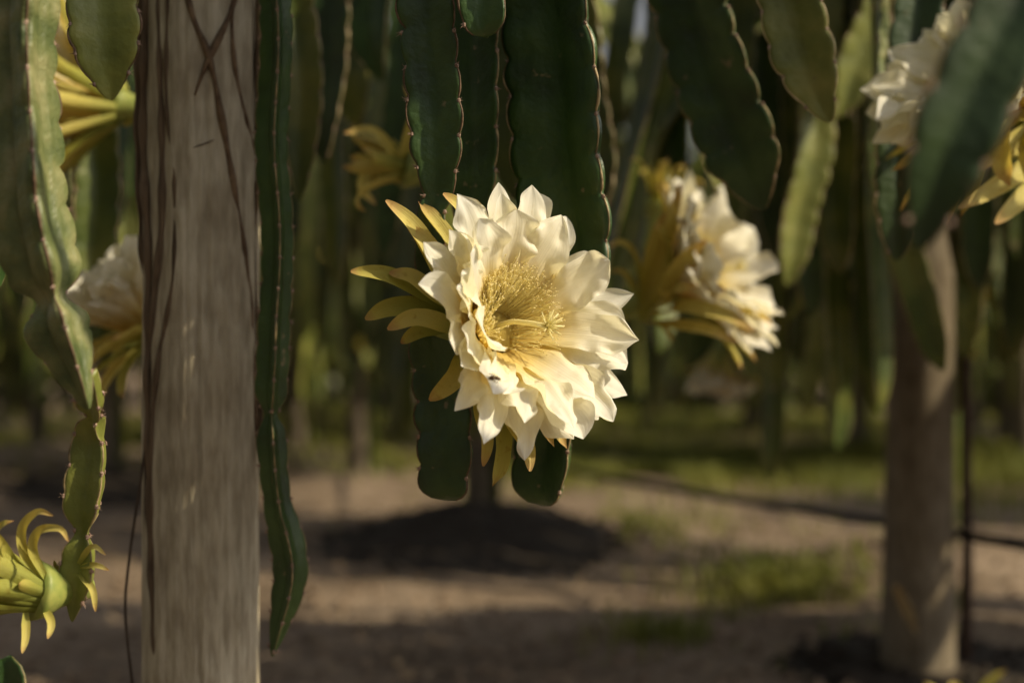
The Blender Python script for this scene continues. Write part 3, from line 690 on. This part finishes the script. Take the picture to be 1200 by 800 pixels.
def flower(name, label, loc, axis, scale=1.0, seed=0, hi=True, openness=1.0, n_out=18, n_mid=14, n_in=10, n_sep=24, spin=0.0, stamens=True, tube_len=0.13, tube_end=None, sepal='sepal', group=None, cat='flower', closed=False, sep_open=1.0, lean=0.0, skip_left=False):
    r = random.Random(seed)
    root = empty(name, (0, 0, 0)); mat = axis_matrix(loc, axis, spin) @ Matrix.Scale(scale, 4)
    root.matrix_world = mat
    nu, nv = (11, 19) if hi else (8, 14)
    def put(nm, geo, m, ang, z0=0.0):
        o = link(nm, mesh_data(nm, geo[0], geo[1], m, True, geo[2]), root)
        o.rotation_euler = (0, 0, ang); o.location = (0, 0, z0)
        if hi:
            md = o.modifiers.new('sub', 'SUBSURF'); md.levels = 1; md.render_levels = 1
        return o
    op = openness
    if not closed:
        for ring, (n, L, W, a0, a1, z0, r0) in enumerate([(n_out, 0.144, 0.039, 52, 86, -0.014, 0.031), (n_mid, 0.140, 0.044, 46, 74, -0.007, 0.031), (n_in, 0.130, 0.050, 39, 62, 0.0, 0.030)]):
            for i in range(n):
                a = 2 * math.pi * (i + 0.5 * (ring % 2) + r.uniform(-.22, .22)) / n
                Lq = L * r.uniform(0.9, 1.1); asy = 1 - lean * max(0.0, math.sin(a + spin)) ** 1.3
                g = petal_mesh(Lq, W * r.uniform(0.85, 1.18), R_(a0 * op * asy + r.uniform(-5, 5)), R_(a1 * op * asy + r.uniform(-12, 12)), cup=r.uniform(0.05, 0.38), ruffle=r.uniform(0.45, 1.0), seed=seed * 31 + ring * 17 + i, nu=nu, nv=nv, r0=r0, side=r.uniform(-.14, .14), wide_at=r.uniform(0.52, 0.66), base_w=0.52, tip=r.uniform(0.75, 1.4), curl=r.uniform(-0.35, 0.55))
                put('petal', g, M['petal'], a, z0)
    for i in range(n_sep):
        a = 2 * math.pi * (i + r.uniform(-.3, .3)) / n_sep
        outer = i % 2
        if skip_left and math.sin(a + spin) > 0.25: continue
        L = (0.150 if outer else 0.138) * r.uniform(0.88, 1.1)
        if closed:
            g = petal_mesh(L * r.uniform(0.7, 1.0), 0.022, R_(r.uniform(8, 22)), R_(r.uniform(-25, 60)), cup=0.5, ruffle=0.2, seed=seed + i * 3, nu=max(5, nu - 4), nv=nv, r0=0.016, side=r.uniform(-.2, .2), wide_at=0.45, base_w=0.6, curl=r.choice([-2.2, -1.5, 0.5, 2.4]))
        else:
            g = petal_mesh(L, 0.021 * r.uniform(0.85, 1.25), R_((58 + 18 * outer) * sep_open + r.uniform(-8, 8)), R_((100 + 14 * outer) * sep_open + r.uniform(-18, 22)), cup=0.6, ruffle=0.25, seed=seed + i * 3, nu=max(5, nu - 4), nv=nv, r0=0.024, side=r.uniform(-.18, .18), wide_at=0.5, base_w=0.62, tip=0.75, curl=r.uniform(-1.0, 0.7))
        put('sepal', g, M['sepal_green'] if (outer and r.random() < 0.5) or sepal == 'green' else M[sepal], a, -0.022 - 0.010 * outer)
    # tube: throat cup outside, tapering back to the stem, with overlapping scales
    mb = MB()
    end = Vector((0, 0, -tube_len)) if tube_end is None else mat.inverted() @ Vector(tube_end)
    prof = [(0.0, 0.033), (0.12, 0.030), (0.3, 0.020), (0.5, 0.0165), (0.72, 0.0165), (0.9, 0.0175), (1.0, 0.014)]
    cpt = []
    for t, rr in prof:
        p = Vector((0, 0, -0.004 - end.length * 0.35 * t * (1 - t) * 2)) * (1 if tube_end is not None else 0) + (end * t if tube_end is not None else Vector((0, 0, -0.004 - tube_len * t)))
        cpt.append((p.x, p.y, p.z, rr))
    sp, _ = spline(cpt, 0.006)
    tube(mb, sp[:, :3], list(sp[:, 3]), 16); mb.build('flower_tube', M['tube'], root)
    n_sc = 12 if hi else 6
    for i in range(n_sc):
        t = 0.12 + 0.8 * i / n_sc; a = i * 2.4
        k = int(t * (len(sp) - 1))
        g = petal_mesh(0.035 * (1.25 - 0.6 * t), 0.014, R_(12), R_(40), cup=0.5, seed=seed + i, nu=5, nv=8, r0=sp[k, 3] * 0.92, wide_at=0.35, base_w=0.8, tip=0.7)
        o = put('bract', g, M['sepal_green'], a); o.location = tuple(sp[k, :3])
    if stamens and not closed:
        # inner throat wall
        mb = MB(); tube(mb, [(0, 0, -0.045), (0, 0, -0.02), (0, 0, 0.004)], [0.012, 0.021, 0.030], 18); mb.build('throat', M['petal'], root)
        fm = MB(); am = MB()
        ns = 600 if hi else 160
        for i in range(ns):
            a = r.uniform(0, 2 * math.pi)
            if r.random() > 0.5 + 0.5 * math.cos(a): a = r.gauss(0, 0.9)
            rb = 0.026 * math.sqrt(r.uniform(0.3, 1.0))
            L = r.uniform(0.05, 0.082)
            th0 = R_(r.uniform(4, 26)); th1 = R_(r.uniform(14, 66) + 8 * math.cos(a)) * (0.6 + 0.5 * rb / 0.026)
            rr, z = rb, -0.012; pts = []
            sw = r.uniform(-0.25, 0.25)
            nseg = 6 if hi else 3
            for j in range(nseg + 1):
                t = j / nseg
                aa = a + sw * t * t
                pts.append(Vector((rr * math.cos(aa), rr * math.sin(aa), z)))
                th = th0 + (th1 - th0) * t ** 1.3
                rr += math.sin(th) * L / nseg; z += math.cos(th) * L / nseg
            tube(fm, pts, [0.00042] * (nseg + 1) if hi else [0.0009] * (nseg + 1), 3, False)
            dr = Vector((r.uniform(-1, 1), r.uniform(-1, 1), r.uniform(-1, 1))).normalized()
            e = pts[-1]; ln = 0.0017
            tube(am, [e - dr * ln, e - dr * ln * 0.3, e + dr * ln * 0.5, e + dr * ln], [0.0002, 0.0006, 0.0006, 0.0002], 4)
        o = fm.build('stamen_filaments', M['stamen'], root); tag(o, kind='stuff')
        o = am.build('anthers', M['anther'], root); tag(o, kind='stuff')
        # style with star stigma
        mb = MB(); bend = Vector((-0.020, -0.012, 0))
        sp2, _ = spline([(0, 0, -0.04), (0, 0, 0.02), tuple(bend * 0.4 + Vector((0, 0, 0.05))), tuple(bend + Vector((0, 0, 0.078)))], 0.006)
        tube(mb, sp2, 0.0031, 8); st = mb.build('style', M['stigma'], root)
        e = Vector(sp2[-1]); nl = 20 if hi else 8; mb = MB()
        for i in range(nl):
            a = i * 2.399; th = R_(12 + 62 * (i + 0.5) / nl)
            dv = Vector((math.sin(th) * math.cos(a), math.sin(th) * math.sin(a), math.cos(th)))
            q = e + dv * 0.020
            tube(mb, [e, e + dv * 0.009, q + Vector((0, 0, 0.001))], [0.0015, 0.0014, 0.0006], 5)
        o = mb.build('stigma', M['stigma'], st)
    tag(root, label, cat, group)
    return root

F_AX = (0.56, -0.78, 0.26)
main_flower = flower('cactus_flower', 'large sharp white dragon fruit flower, wide open with yellow stamens and a bee', P(582, 384, 1.405), F_AX, 0.85, seed=11, lean=0.30, n_sep=22, skip_left=True, tube_end=P(512, 372, 1.485))
side_flower = flower('cactus_flower', 'blurred open white flower facing sideways, beneath the broad slanting stem', P(800, 328, 2.12), (0.80, -0.38, 0.42), 1.0, seed=21, hi=False, openness=0.85, tube_len=0.15, sep_open=0.62)
flower('cactus_flower', 'blurred flower showing yellow outer sepals between pale stem and thick post', P(116, 118, 1.96), (-0.92, 0.02, 0.22), 1.08, seed=31, hi=False, openness=0.55, tube_len=0.10, sep_open=0.6)
flower('cactus_flower', 'blurred white flower half hidden behind the left edge of the thick post', P(176, 372, 1.95), (-0.50, -0.25, 0.72), 0.9, seed=41, hi=False, openness=0.6)
withered = flower('cactus_flower', 'withered closed flower with curled yellow-green sepals by the bottom corner', P(36, 690, 1.33), (-0.78, -0.35, 0.35), 0.85, seed=51, hi=True, closed=True, n_sep=16, tube_end=P(94, 682, 1.375), sepal='green')
spent = flower('cactus_flower', 'blurred spent flower with curled yellow sepals left of the grey-green stem', P(470, 196, 1.98), (-0.75, -0.2, 0.12), 0.85, seed=61, hi=False, closed=True, n_sep=14)
edge_flower = flower('cactus_flower', 'blurred white flower with golden sepals behind the big leaning stem', P(1172, 120, 1.75), (-0.60, -0.40, 0.62), 1.0, seed=71, hi=True, openness=0.8, sep_open=1.0)
flower('cactus_flower', 'blurred drooping pale flower below the sideways-facing flower', P(846, 416, 3.1), (-0.1, -0.2, -0.9), 0.7, seed=81, hi=False, openness=0.45, sep_open=0.4)
flower('cactus_flower', 'blurred yellow bud rising behind the sideways-facing flower', P(772, 232, 2.5), (0.15, -0.2, 0.8), 0.75, seed=91, hi=False, closed=True, n_sep=12)

def ribbon(parent, pts, wd, mat='sepal'):
    """curled narrow sepal along a path of (px, py, distance)"""
    inv = parent.matrix_world.inverted()
    sp, ss = spline([tuple(P(*q)) for q in pts], 0.004); n = len(sp); v = []; f = []; uv = []
    for i in range(n):
        t = i / (n - 1); tg = Vector(sp[min(i + 1, n - 1)] - sp[max(i - 1, 0)]).normalized()
        sd = tg.cross(Vector((0.35, -0.8, 0.3))).normalized(); up = sd.cross(tg)
        h = wd * 0.5 * min(1, 0.55 + t * 1.5) * math.sqrt(max(0.02, 1 - t ** 3))
        for q in (-1, -0.5, 0, 0.5, 1):
            v.append(inv @ (Vector(sp[i]) + sd * h * q + up * h * 0.45 * q * q)); uv.append((q * .5 + .5, t))
    f = [(i * 5 + k, i * 5 + k + 1, i * 5 + k + 6, i * 5 + k + 5) for i in range(n - 1) for k in range(4)]
    link('sepal', mesh_data('sepal', v, f, M[mat], True, uv), parent)
for pts, wd in [([(48, 676, 1.32), (28, 648, 1.31), (26, 618, 1.30), (44, 600, 1.29), (62, 604, 1.28)], 0.009), ([(54, 678, 1.32), (38, 645, 1.31), (46, 622, 1.30), (70, 620, 1.29), (80, 634, 1.28)], 0.009),
                ([(40, 684, 1.32), (18, 664, 1.31), (4, 640, 1.30), (-6, 622, 1.29)], 0.011), ([(36, 690, 1.32), (12, 676, 1.31), (-8, 664, 1.3)], 0.012), ([(30, 716, 1.32), (30, 745, 1.31), (26, 765, 1.3)], 0.008), ([(52, 712, 1.32), (60, 730, 1.31), (56, 748, 1.3)], 0.008),
                ([(92, 660, 1.34), (108, 640, 1.33), (124, 650, 1.33)], 0.006), ([(94, 664, 1.34), (112, 662, 1.33), (128, 668, 1.33)], 0.006), ([(92, 672, 1.34), (108, 690, 1.33), (112, 716, 1.33)], 0.007)]:
    ribbon(withered, pts, wd, 'sepal' if wd < 0.0095 else 'sepal_green')
for pts, wd, mt in [([(536, 352, 1.43), (515, 318, 1.43), (486, 268, 1.42), (452, 235, 1.40)], 0.022, 'sepal'), ([(556, 320, 1.42), (548, 278, 1.42), (540, 246, 1.415), (519, 227, 1.40)], 0.020, 'sepal'),
                    ([(530, 364, 1.44), (490, 340, 1.44), (450, 322, 1.43), (411, 318, 1.42)], 0.021, 'sepal_green'), ([(532, 348, 1.43), (512, 312, 1.425), (498, 284, 1.42), (478, 266, 1.42)], 0.024, 'sepal'),
                    ([(528, 360, 1.435), (500, 338, 1.43), (480, 324, 1.43), (456, 320, 1.43)], 0.020, 'sepal'), ([(540, 390, 1.43), (505, 376, 1.42), (480, 374, 1.42), (454, 386, 1.41)], 0.021, 'sepal'),
                    ([(530, 376, 1.45), (490, 362, 1.45), (455, 362, 1.45), (428, 374, 1.44)], 0.024, 'sepal_green'), ([(544, 408, 1.43), (536, 436, 1.42), (524, 452, 1.42), (503, 469, 1.41)], 0.022, 'sepal'),
                    ([(530, 384, 1.44), (500, 386, 1.44), (484, 392, 1.44), (470, 402, 1.44)], 0.018, 'sepal_green'), ([(566, 440, 1.43), (562, 480, 1.42), (570, 516, 1.41), (566, 546, 1.40)], 0.017, 'sepal'),
                    ([(592, 450, 1.42), (598, 490, 1.41), (616, 522, 1.40), (621, 552, 1.39)], 0.021, 'sepal'), ([(572, 330, 1.43), (566, 280, 1.43), (558, 246, 1.42), (550, 234, 1.41)], 0.022, 'sepal')]:
    ribbon(main_flower, pts, wd, mt)
for pts, wd in [([(1225, 110, 1.74), (1190, 128, 1.71), (1160, 150, 1.69), (1138, 176, 1.68)], 0.032), ([(1225, 150, 1.74), (1190, 168, 1.70), (1160, 184, 1.68), (1136, 200, 1.67)], 0.03), ([(1225, 185, 1.74), (1190, 205, 1.70), (1155, 226, 1.68), (1122, 243, 1.66)], 0.026), ([(1228, 205, 1.74), (1205, 224, 1.71), (1182, 246, 1.69), (1166, 262, 1.68)], 0.026)]:
    ribbon(edge_flower, pts, wd)
for pts, wd in [([(462, 205, 1.97), (458, 178, 1.95), (436, 154, 1.93), (404, 156, 1.92)], 0.017), ([(470, 212, 1.98), (478, 170, 1.96), (486, 130, 1.95), (474, 100, 1.94)], 0.024), ([(460, 212, 1.97), (434, 200, 1.95), (424, 222, 1.94), (440, 240, 1.93)], 0.018), ([(476, 214, 1.98), (488, 186, 1.97), (500, 170, 1.96)], 0.02)]:
    ribbon(spent, pts, wd)
for pts, wd in [([(752, 372, 2.13), (770, 310, 2.06), (786, 255, 2.02), (797, 216, 2.0)], 0.03), ([(752, 372, 2.10), (782, 326, 2.02), (806, 300, 1.98), (828, 282, 1.96)], 0.028), ([(754, 376, 2.09), (800, 362, 2.0), (850, 370, 1.96), (884, 388, 1.95)], 0.03),
                ([(750, 368, 2.13), (756, 320, 2.08), (766, 280, 2.05), (780, 248, 2.03)], 0.028), ([(754, 378, 2.09), (790, 382, 2.02), (830, 388, 1.98), (864, 402, 1.97)], 0.026), ([(752, 374, 2.09), (778, 348, 2.02), (800, 338, 1.98), (818, 334, 1.97)], 0.026)]:
    ribbon(side_flower, pts, wd, 'sepal')
for pts, wd in [([(752, 340, 2.14), (744, 300, 2.1), (728, 284, 2.08), (712, 290, 2.06)], 0.012), ([(764, 378, 2.12), (778, 384, 2.1), (788, 400, 2.09)], 0.012), ([(748, 350, 2.13), (730, 320, 2.1), (716, 318, 2.09)], 0.012)]:
    ribbon(side_flower, pts, wd)

# bee on the lower petals
bpy.context.view_layer.update()
_ok, _loc, _n, _i, _o, _m = scene.ray_cast(bpy.context.evaluated_depsgraph_get(), Vector((0, 0, CAM_H)), (P(580, 446, 1.4) - Vector((0, 0, CAM_H))).normalized())
bee = empty('honey_bee', (_loc + Vector((0, -0.0028, 0.0022))) if _ok and _loc.y < 1.6 else P(580, 446, 1.375))
mb = MB(); tube(mb, [(-0.0060, 0, 0), (-0.0045, 0, 0.0003), (-0.002, 0, 0.0005), (0, 0, 0.0003)], [0.0006, 0.0018, 0.0021, 0.0009], 8); mb.build('abdomen', M['bee'], bee)
mb = MB(); tube(mb, [(0, 0, 0.0003), (0.001, 0, 0.0006), (0.0028, 0, 0.0006), (0.0036, 0, 0.0003)], [0.0008, 0.0017, 0.0016, 0.0007], 8); mb.build('thorax', M['bee'], bee)
mb = MB(); tube(mb, [(0.0036, 0, 0.0003), (0.0044, 0, 0.0), (0.0054, 0, -0.0004)], [0.0008, 0.0014, 0.0007], 8); mb.build('head', M['bee'], bee)
for s in (-1, 1):
    g = MB(); g.add([(0.0015, s * 0.0006, 0.002), (-0.002, s * 0.002, 0.0032), (-0.0058, s * 0.0036, 0.0034), (-0.0055, s * 0.0014, 0.0030)], [(0, 1, 2, 3)]); g.build('wing', M['wing'], bee)
    for q in (-0.0005, 0.0012, 0.0026):
        g = MB(); tube(g, [(q, s * 0.001, 0), (q, s * 0.003, -0.0003), (q - 0.0006, s * 0.0036, -0.0035)], [0.0003, 0.00025, 0.0002], 4); g.build('leg', M['bee'], bee)
bee.rotation_euler = (0.3, 0.1, 0.4)
tag(bee, 'tiny dark honey bee standing on the lower petal of the sharp flower', 'bee')

# ------------------------------------------------------------------ dragon fruit plants on the rows behind
PLOW = []
def proto_stem(i):
    r = random.Random(100 + i)
    reach = r.uniform(0.28, 0.72); low = r.uniform(0.18, 0.8); hgt = r.uniform(1.55, 1.95)
    R0 = r.uniform(0.032, 0.046)
    path = [(0.03, 0, 1.25, R0 * 0.6), (0.10, 0, 1.45, R0 * 0.8), (reach * 0.42, 0.03, hgt, R0), (reach * 0.85, 0.05 * r.uniform(-1, 1), hgt - 0.22, R0), (reach, 0.06 * r.uniform(-1, 1), (hgt + low) / 2, R0), (reach * r.uniform(0.95, 1.12), 0.08 * r.uniform(-1, 1), low, R0 * 0.75)]
    b, e, s = stem_geometry(path, rot=r.uniform(0, 120), plump=1.1, period=0.05, notch=0.14, step=0.022, seed=i, twist=r.uniform(-60, 60), spines=False, ref=(0.9, 0.3, 0))
    PLOW.append(low)
    me = mesh_data('stem', *b, M['stem_far'] if i % 4 != 3 else M['stem_yellow'])
    nb = len(me.polygons)
    ed = MB()
    for q in e: ed.add(*q)
    return me, mesh_data('rib_edges', ed.v, ed.f, M['edge'])
PROTO = [proto_stem(i) for i in range(14)]

def far_crown_mesh(seed):
    r = random.Random(seed); mb = MB(); 
    for k in range(46):
        me, _ = PROTO[r.randrange(len(PROTO))]
        rot = Matrix.Rotation(r.uniform(0, 6.283), 3, 'Z'); s = r.uniform(0.85, 1.15)
        vv = np.zeros(len(me.vertices) * 3); me.vertices.foreach_get('co', vv); vv = vv.reshape(-1, 3)
        vv = vv @ np.array(rot).T * np.array([s, s, r.uniform(0.9, 1.12)])
        mb.add([tuple(q) for q in vv], [tuple(p.vertices) for p in me.polygons])
    return mesh_data('hanging_stems', mb.v, mb.f, M['stem_far'])

FAR = [far_crown_mesh(1), far_crown_mesh(2)]
LBL_P = 'dragon fruit plant with a mop of drooping stems over its post in the rows behind'
for i, (x, y) in enumerate(PLANTS):
    r = random.Random(500 + i)
    root = empty('dragon_fruit_plant', (x, y, ground_z(x, y)))
    if 2 < y < 9:
        n = 54 if i else 30
        for k in range(n):
            pk = r.randrange(len(PROTO))
            while y < 5 and PLOW[pk] < 0.46: pk = r.randrange(len(PROTO))
            me, ed = PROTO[pk]
            o = link('stem', me, root); o.rotation_euler = (0, 0, 2 * math.pi * (k + r.uniform(-.4, .4)) / n)
            s = r.uniform(0.88, 1.12); o.scale = (s, s, r.uniform(0.92, 1.1))
            e = link('rib_edges', ed, o)
    else:
        o = link('hanging_stems', FAR[i % 2], root); o.rotation_euler = (0, 0, r.uniform(0, 6)); tag(o, kind='stuff')
    # climbing stem against the post
    mb = MB(); tube(mb, [(0.055, -0.03, -0.12), (0.06, -0.035, 0.4), (0.05, -0.05, 0.9), (0.02, -0.05, 1.35)], [0.022, 0.026, 0.026, 0.02], 7)
    o = mb.build('climbing_stem', M['stem_far'], root)
    if i == 0: o.rotation_euler = (0, 0, R_(100))
    if i == 0:
        tag(root, 'dragon fruit plant drooping over the brown post with the thin stake', 'cactus plant')
    else:
        tag(root, LBL_P if i > 1 else 'dragon fruit plant drooping over the blurred post behind the sharp white flower', 'cactus plant', 'dragon fruit plants in the rows behind')

# bud shapes added on the far stems as small bright blur highlights
highlight0 = flower('highlight_bud', 'small bud-shaped highlight added among the far hanging stems', (0, 0, -5), (0.3, -0.3, 0.8), 0.5, seed=95, hi=False, closed=True, n_sep=8, cat='bud', group='added highlights among the far stems')
bpy.context.view_layer.update()
_dg = bpy.context.evaluated_depsgraph_get(); _c = Vector((0, 0, CAM_H)); nb = 0; rb_ = random.Random(12)
for px, py in [(940, 428), (965, 436), (1012, 312), (990, 336), (872, 446), (930, 352), (345, 352), (418, 404), (450, 330), (1130, 350), (1170, 320), (1122, 420), (725, 244), (700, 420), (380, 300), (60, 420), (760, 200), (880, 240)]:
    o_, d_ = _c.copy(), (P(px, py, 4.0) - _c).normalized()
    for _k in range(12):
        ok, lc, nm, ix, ob, mx_ = scene.ray_cast(_dg, o_, d_)
        if not ok or lc.y > 9: break
        if lc.y > 3.0 and ob.name.startswith('stem'):
            b = highlight0 if nb == 0 else copy_tree(highlight0); nb += 1
            sc = rb_.uniform(0.30, 0.5)
            b.matrix_world = axis_matrix(lc + Vector((0.01, -0.03, 0)), (rb_.uniform(0.1, 0.7), -0.5, rb_.uniform(0, 0.8)), rb_.uniform(0, 6)) @ Matrix.Scale(sc, 4)
            break
        o_ = lc + d_ * 0.01

# ------------------------------------------------------------------ trees behind the orchard
def leaf_tree(name, x, y, h, cr, seed, label, n=2600):
    r = random.Random(seed); root = empty(name, (x, y, 0))
    tb = MB()
    tube(tb, [(0, 0, -0.2), (0.05, 0.02, h * 0.2), (0.1, -0.05, h * 0.4), (0.0, 0.05, h * 0.62)], [h * 0.035, h * 0.027, h * 0.02, h * 0.01], 9)
    blobs = []
    for k in range(16):
        a = r.uniform(0, 6.283); rr = cr * r.uniform(0.2, 0.85); z = h * r.uniform(0.22, 0.92)
        rr *= 1 - 0.5 * max(0, (z / h - 0.6)) / 0.4
        c = Vector((rr * math.cos(a), rr * math.sin(a), z)); blobs.append((c, cr * r.uniform(0.28, 0.46)))
        st = Vector((0.08, 0, min(z * 0.75, h * 0.55)))
        tube(tb, [st, st.lerp(c, 0.5) + Vector((0, 0, 0.1)), c], [h * 0.012, h * 0.008, h * 0.003], 5)
    tb.build('trunk', M['leaf_tree_bark'], root)
    v = []; f = []
    for k in range(n):
        c, br = blobs[k % len(blobs)]
        d = Vector((r.gauss(0, 1), r.gauss(0, 1), r.gauss(0, 1))).normalized() * br * r.uniform(0.3, 1.0) ** 0.5
        p = c + d; s = r.uniform(0.08, 0.15)
        a = Vector((r.gauss(0, 1), r.gauss(0, 1), r.gauss(0, 0.6))).normalized(); b = a.orthogonal().normalized()
        q = len(v); v += [p - a * s, p + b * s * 0.45, p + a * s, p - b * s * 0.45]; f.append((q, q + 1, q + 2, q + 3))
    o = link('crown', mesh_data('crown', v, f, M['leaf'], False), root); tag(o, kind='stuff')
    tag(root, label, 'tree', 'leafy trees behind the orchard')
for i in range(11):
    x = -9 + i * 2.0 + rng.uniform(-.5, .5); y = 17.5 + rng.uniform(-1, 2.5)
    leaf_tree('leafy_tree', x, y, rng.uniform(3.1, 3.7) if x > 0.5 else rng.uniform(4.6, 6.0), rng.uniform(1.5, 2.1), 700 + i, 'blurred dark leafy tree behind the last orchard row')

def shrub(x, y, h, rad, seed):
    r = random.Random(seed); root = empty('leafy_shrub', (x, y, 0)); tb = MB(); v = []; f = []
    blobs = []
    for k in range(9):
        c = Vector((r.uniform(-1, 1) * rad * 0.7, r.uniform(-1, 1) * rad * 0.5, h * r.uniform(0.12, 0.82))); blobs.append(c)
        tube(tb, [(0, 0, -0.1), tuple(c * 0.5 + Vector((0, 0, 0.05))), tuple(c)], [0.03, 0.018, 0.006], 5)
    tb.build('branches', M['leaf_tree_bark'], root)
    for k in range(1500):
        c = blobs[k % 9]; d = Vector((r.gauss(0, 1), r.gauss(0, 1), r.gauss(0, 1))).normalized() * rad * 0.5 * r.uniform(0.2, 1) ** 0.5
        p = c + d; p.z = max(0.02, p.z); s = r.uniform(0.06, 0.11)
        a = Vector((r.gauss(0, 1), r.gauss(0, 1), r.gauss(0, 0.6))).normalized(); b = a.orthogonal().normalized()
        q = len(v); v += [p - a * s, p + b * s * 0.5, p + a * s, p - b * s * 0.5]; f.append((q, q + 1, q + 2, q + 3))
    o = link('foliage', mesh_data('foliage', v, f, M['leaf'], False), root); tag(o, kind='stuff')
    tag(root, 'dark rounded leafy shrub in the hedge behind the last orchard row', 'shrub', 'shrubs of the hedge behind the orchard')
for i in range(14):
    shrub(-8.2 + i * 1.25 + rng.uniform(-.3, .3), 13.7 + rng.uniform(-.3, .7), rng.uniform(1.7, 2.6), rng.uniform(0.9, 1.2), 900 + i)

# ------------------------------------------------------------------ ground cover
def grass_patch(label, cx, cy, rx, ry, n, h, seed):
    r = random.Random(seed); v = []; f = []
    for k in range(n):
        a = r.uniform(0, 6.283); q = abs(r.gauss(0, 0.55))
        x = cx + rx * q * math.cos(a); y = cy + ry * q * math.sin(a)
        if noise.noise(Vector((x * 2.2, y * 2.2, 5.0))) < -0.12: continue
        z = ground_z(x, y) - 0.004
        hh = h * r.uniform(0.4, 1.2); d = r.uniform(0, 6.283); wd = r.uniform(0.003, 0.007)
        lx, ly = math.cos(d) * hh * 0.5, math.sin(d) * hh * 0.5
        px_, py_ = -math.sin(d) * wd, math.cos(d) * wd
        b = len(v)
        v += [(x - px_, y - py_, z), (x + px_, y + py_, z), (x + lx * 0.4 + px_ * .8, y + ly * 0.4 + py_ * .8, z + hh * 0.6), (x + lx * 0.4 - px_ * .8, y + ly * 0.4 - py_ * .8, z + hh * 0.6), (x + lx, y + ly, z + hh * 0.85)]
        f += [(b, b + 1, b + 2, b + 3), (b + 3, b + 2, b + 4)]
    o = link('grass', mesh_data('grass', v, f, M['grass'], False)); tag(o, label, 'grass', kind='stuff')
grass_patch('sunlit low grass strip on the soil beyond the shaded centre post', 1.2, 8.6, 2.6, 1.6, 42000, 0.12, 1)
grass_patch('green grass strip under the far rows on the side of the thick post', -2.4, 10.3, 2.6, 1.2, 12000, 0.12, 2)
grass_patch('green grass under the rows beyond the brown post', 3.2, 7.4, 1.3, 1.5, 18000, 0.13, 3)
grass_patch('low grass in the shade before the hedge behind the last row', 0.8, 12.2, 4.5, 1.3, 30000, 0.16, 9)
grass_patch('sparse weeds on the bare soil beside the brown post', 0.78, 4.2, 0.4, 0.6, 1100, 0.09, 4)
grass_patch('sparse weeds on the bare soil in the open ground before the brown post', 0.38, 3.6, 0.2, 0.25, 240, 0.07, 5)
grass_patch('thin green weeds growing along the hose', 0.35, 5.6, 0.7, 0.7, 900, 0.07, 6)

def litter():
    r = random.Random(3); v = []; f = []
    for k in range(4500):
        y = 2.2 + 9 * r.random() ** 1.6; x = r.uniform(-0.5, 0.55) * y
        z = ground_z(x, y) + 0.012
        s = r.uniform(0.008, 0.03); a = Vector((r.gauss(0, 1), r.gauss(0, 1), r.gauss(0, 0.3))).normalized(); b = a.cross(Vector((0, 0, 1))).normalized()
        p = Vector((x, y, z)); q = len(v)
        v += [p - a * s, p + b * s * 0.4 + Vector((0, 0, 0.004)), p + a * s, p - b * s * 0.4 + Vector((0, 0, 0.004))]; f.append((q, q + 1, q + 2, q + 3))
    o = link('leaf_litter', mesh_data('leaf_litter', v, f, M['drygrass'], False)); tag(o, 'scattered dry leaf litter lying on the brown soil', 'leaf litter', kind='stuff')
    v = []; f = []
    for k in range(2500):
        y = 2.2 + 8 * r.random() ** 1.6; x = r.uniform(-0.5, 0.55) * y
        s = r.uniform(0.006, 0.024); z = ground_z(x, y) + s * 0.2; q = len(v)
        v += [(x + s * r.uniform(.6, 1.2) * dx, y + s * r.uniform(.6, 1.2) * dy, z + s * r.uniform(.5, 1) * dz) for dx, dy, dz in ((1, 0, 0), (-1, 0, 0), (0, 1, 0), (0, -1, 0), (0, 0, 1), (0, 0, -1))]
        f += [(q, q + 2, q + 4), (q + 2, q + 1, q + 4), (q + 1, q + 3, q + 4), (q + 3, q, q + 4), (q + 2, q, q + 5), (q + 1, q + 2, q + 5), (q + 3, q + 1, q + 5), (q, q + 3, q + 5)]
    o = link('soil_clods', mesh_data('soil_clods', v, f, M['clod'], False)); tag(o, 'small crumbly soil clods strewn over the ground', 'soil clods', kind='stuff')
litter()
# dry leaf leaning on the brown post, green leaf at the lower edge
g = petal_mesh(0.13, 0.032, R_(12), R_(-20), cup=0.4, ruffle=0.3, seed=5, nu=7, nv=12, wide_at=0.45, base_w=0.3, r0=0.0)
dl = link('dry_leaf', mesh_data('dry_leaf', g[0], g[1], M['edge_pale'], True, g[2])); dl.location = P(1074, 742, 2.97); dl.rotation_euler = (0, -0.5, 0.6)
tag(dl, 'bright dry curled leaf leaning on the foot of the brown post', 'leaf')
wd = empty('weed_plant', (0.835, 2.62, ground_z(0.835, 2.62)))
for k, (a, L) in enumerate([(0.3, 0.16), (1.6, 0.12), (2.9, 0.13), (4.2, 0.11), (5.3, 0.12)]):
    g = petal_mesh(L, 0.035, R_(15), R_(60), cup=0.4, ruffle=0.2, seed=k, nu=7, nv=12, wide_at=0.4, r0=0.002)
    o = link('leaf', mesh_data('leaf', g[0], g[1], M['sepal_green'], True, g[2]), wd); o.rotation_euler = (0, 0, a)
tag(wd, 'small broad-leaved green weed sprouting near the brown post', 'weed')
print('objects', len(bpy.data.objects))
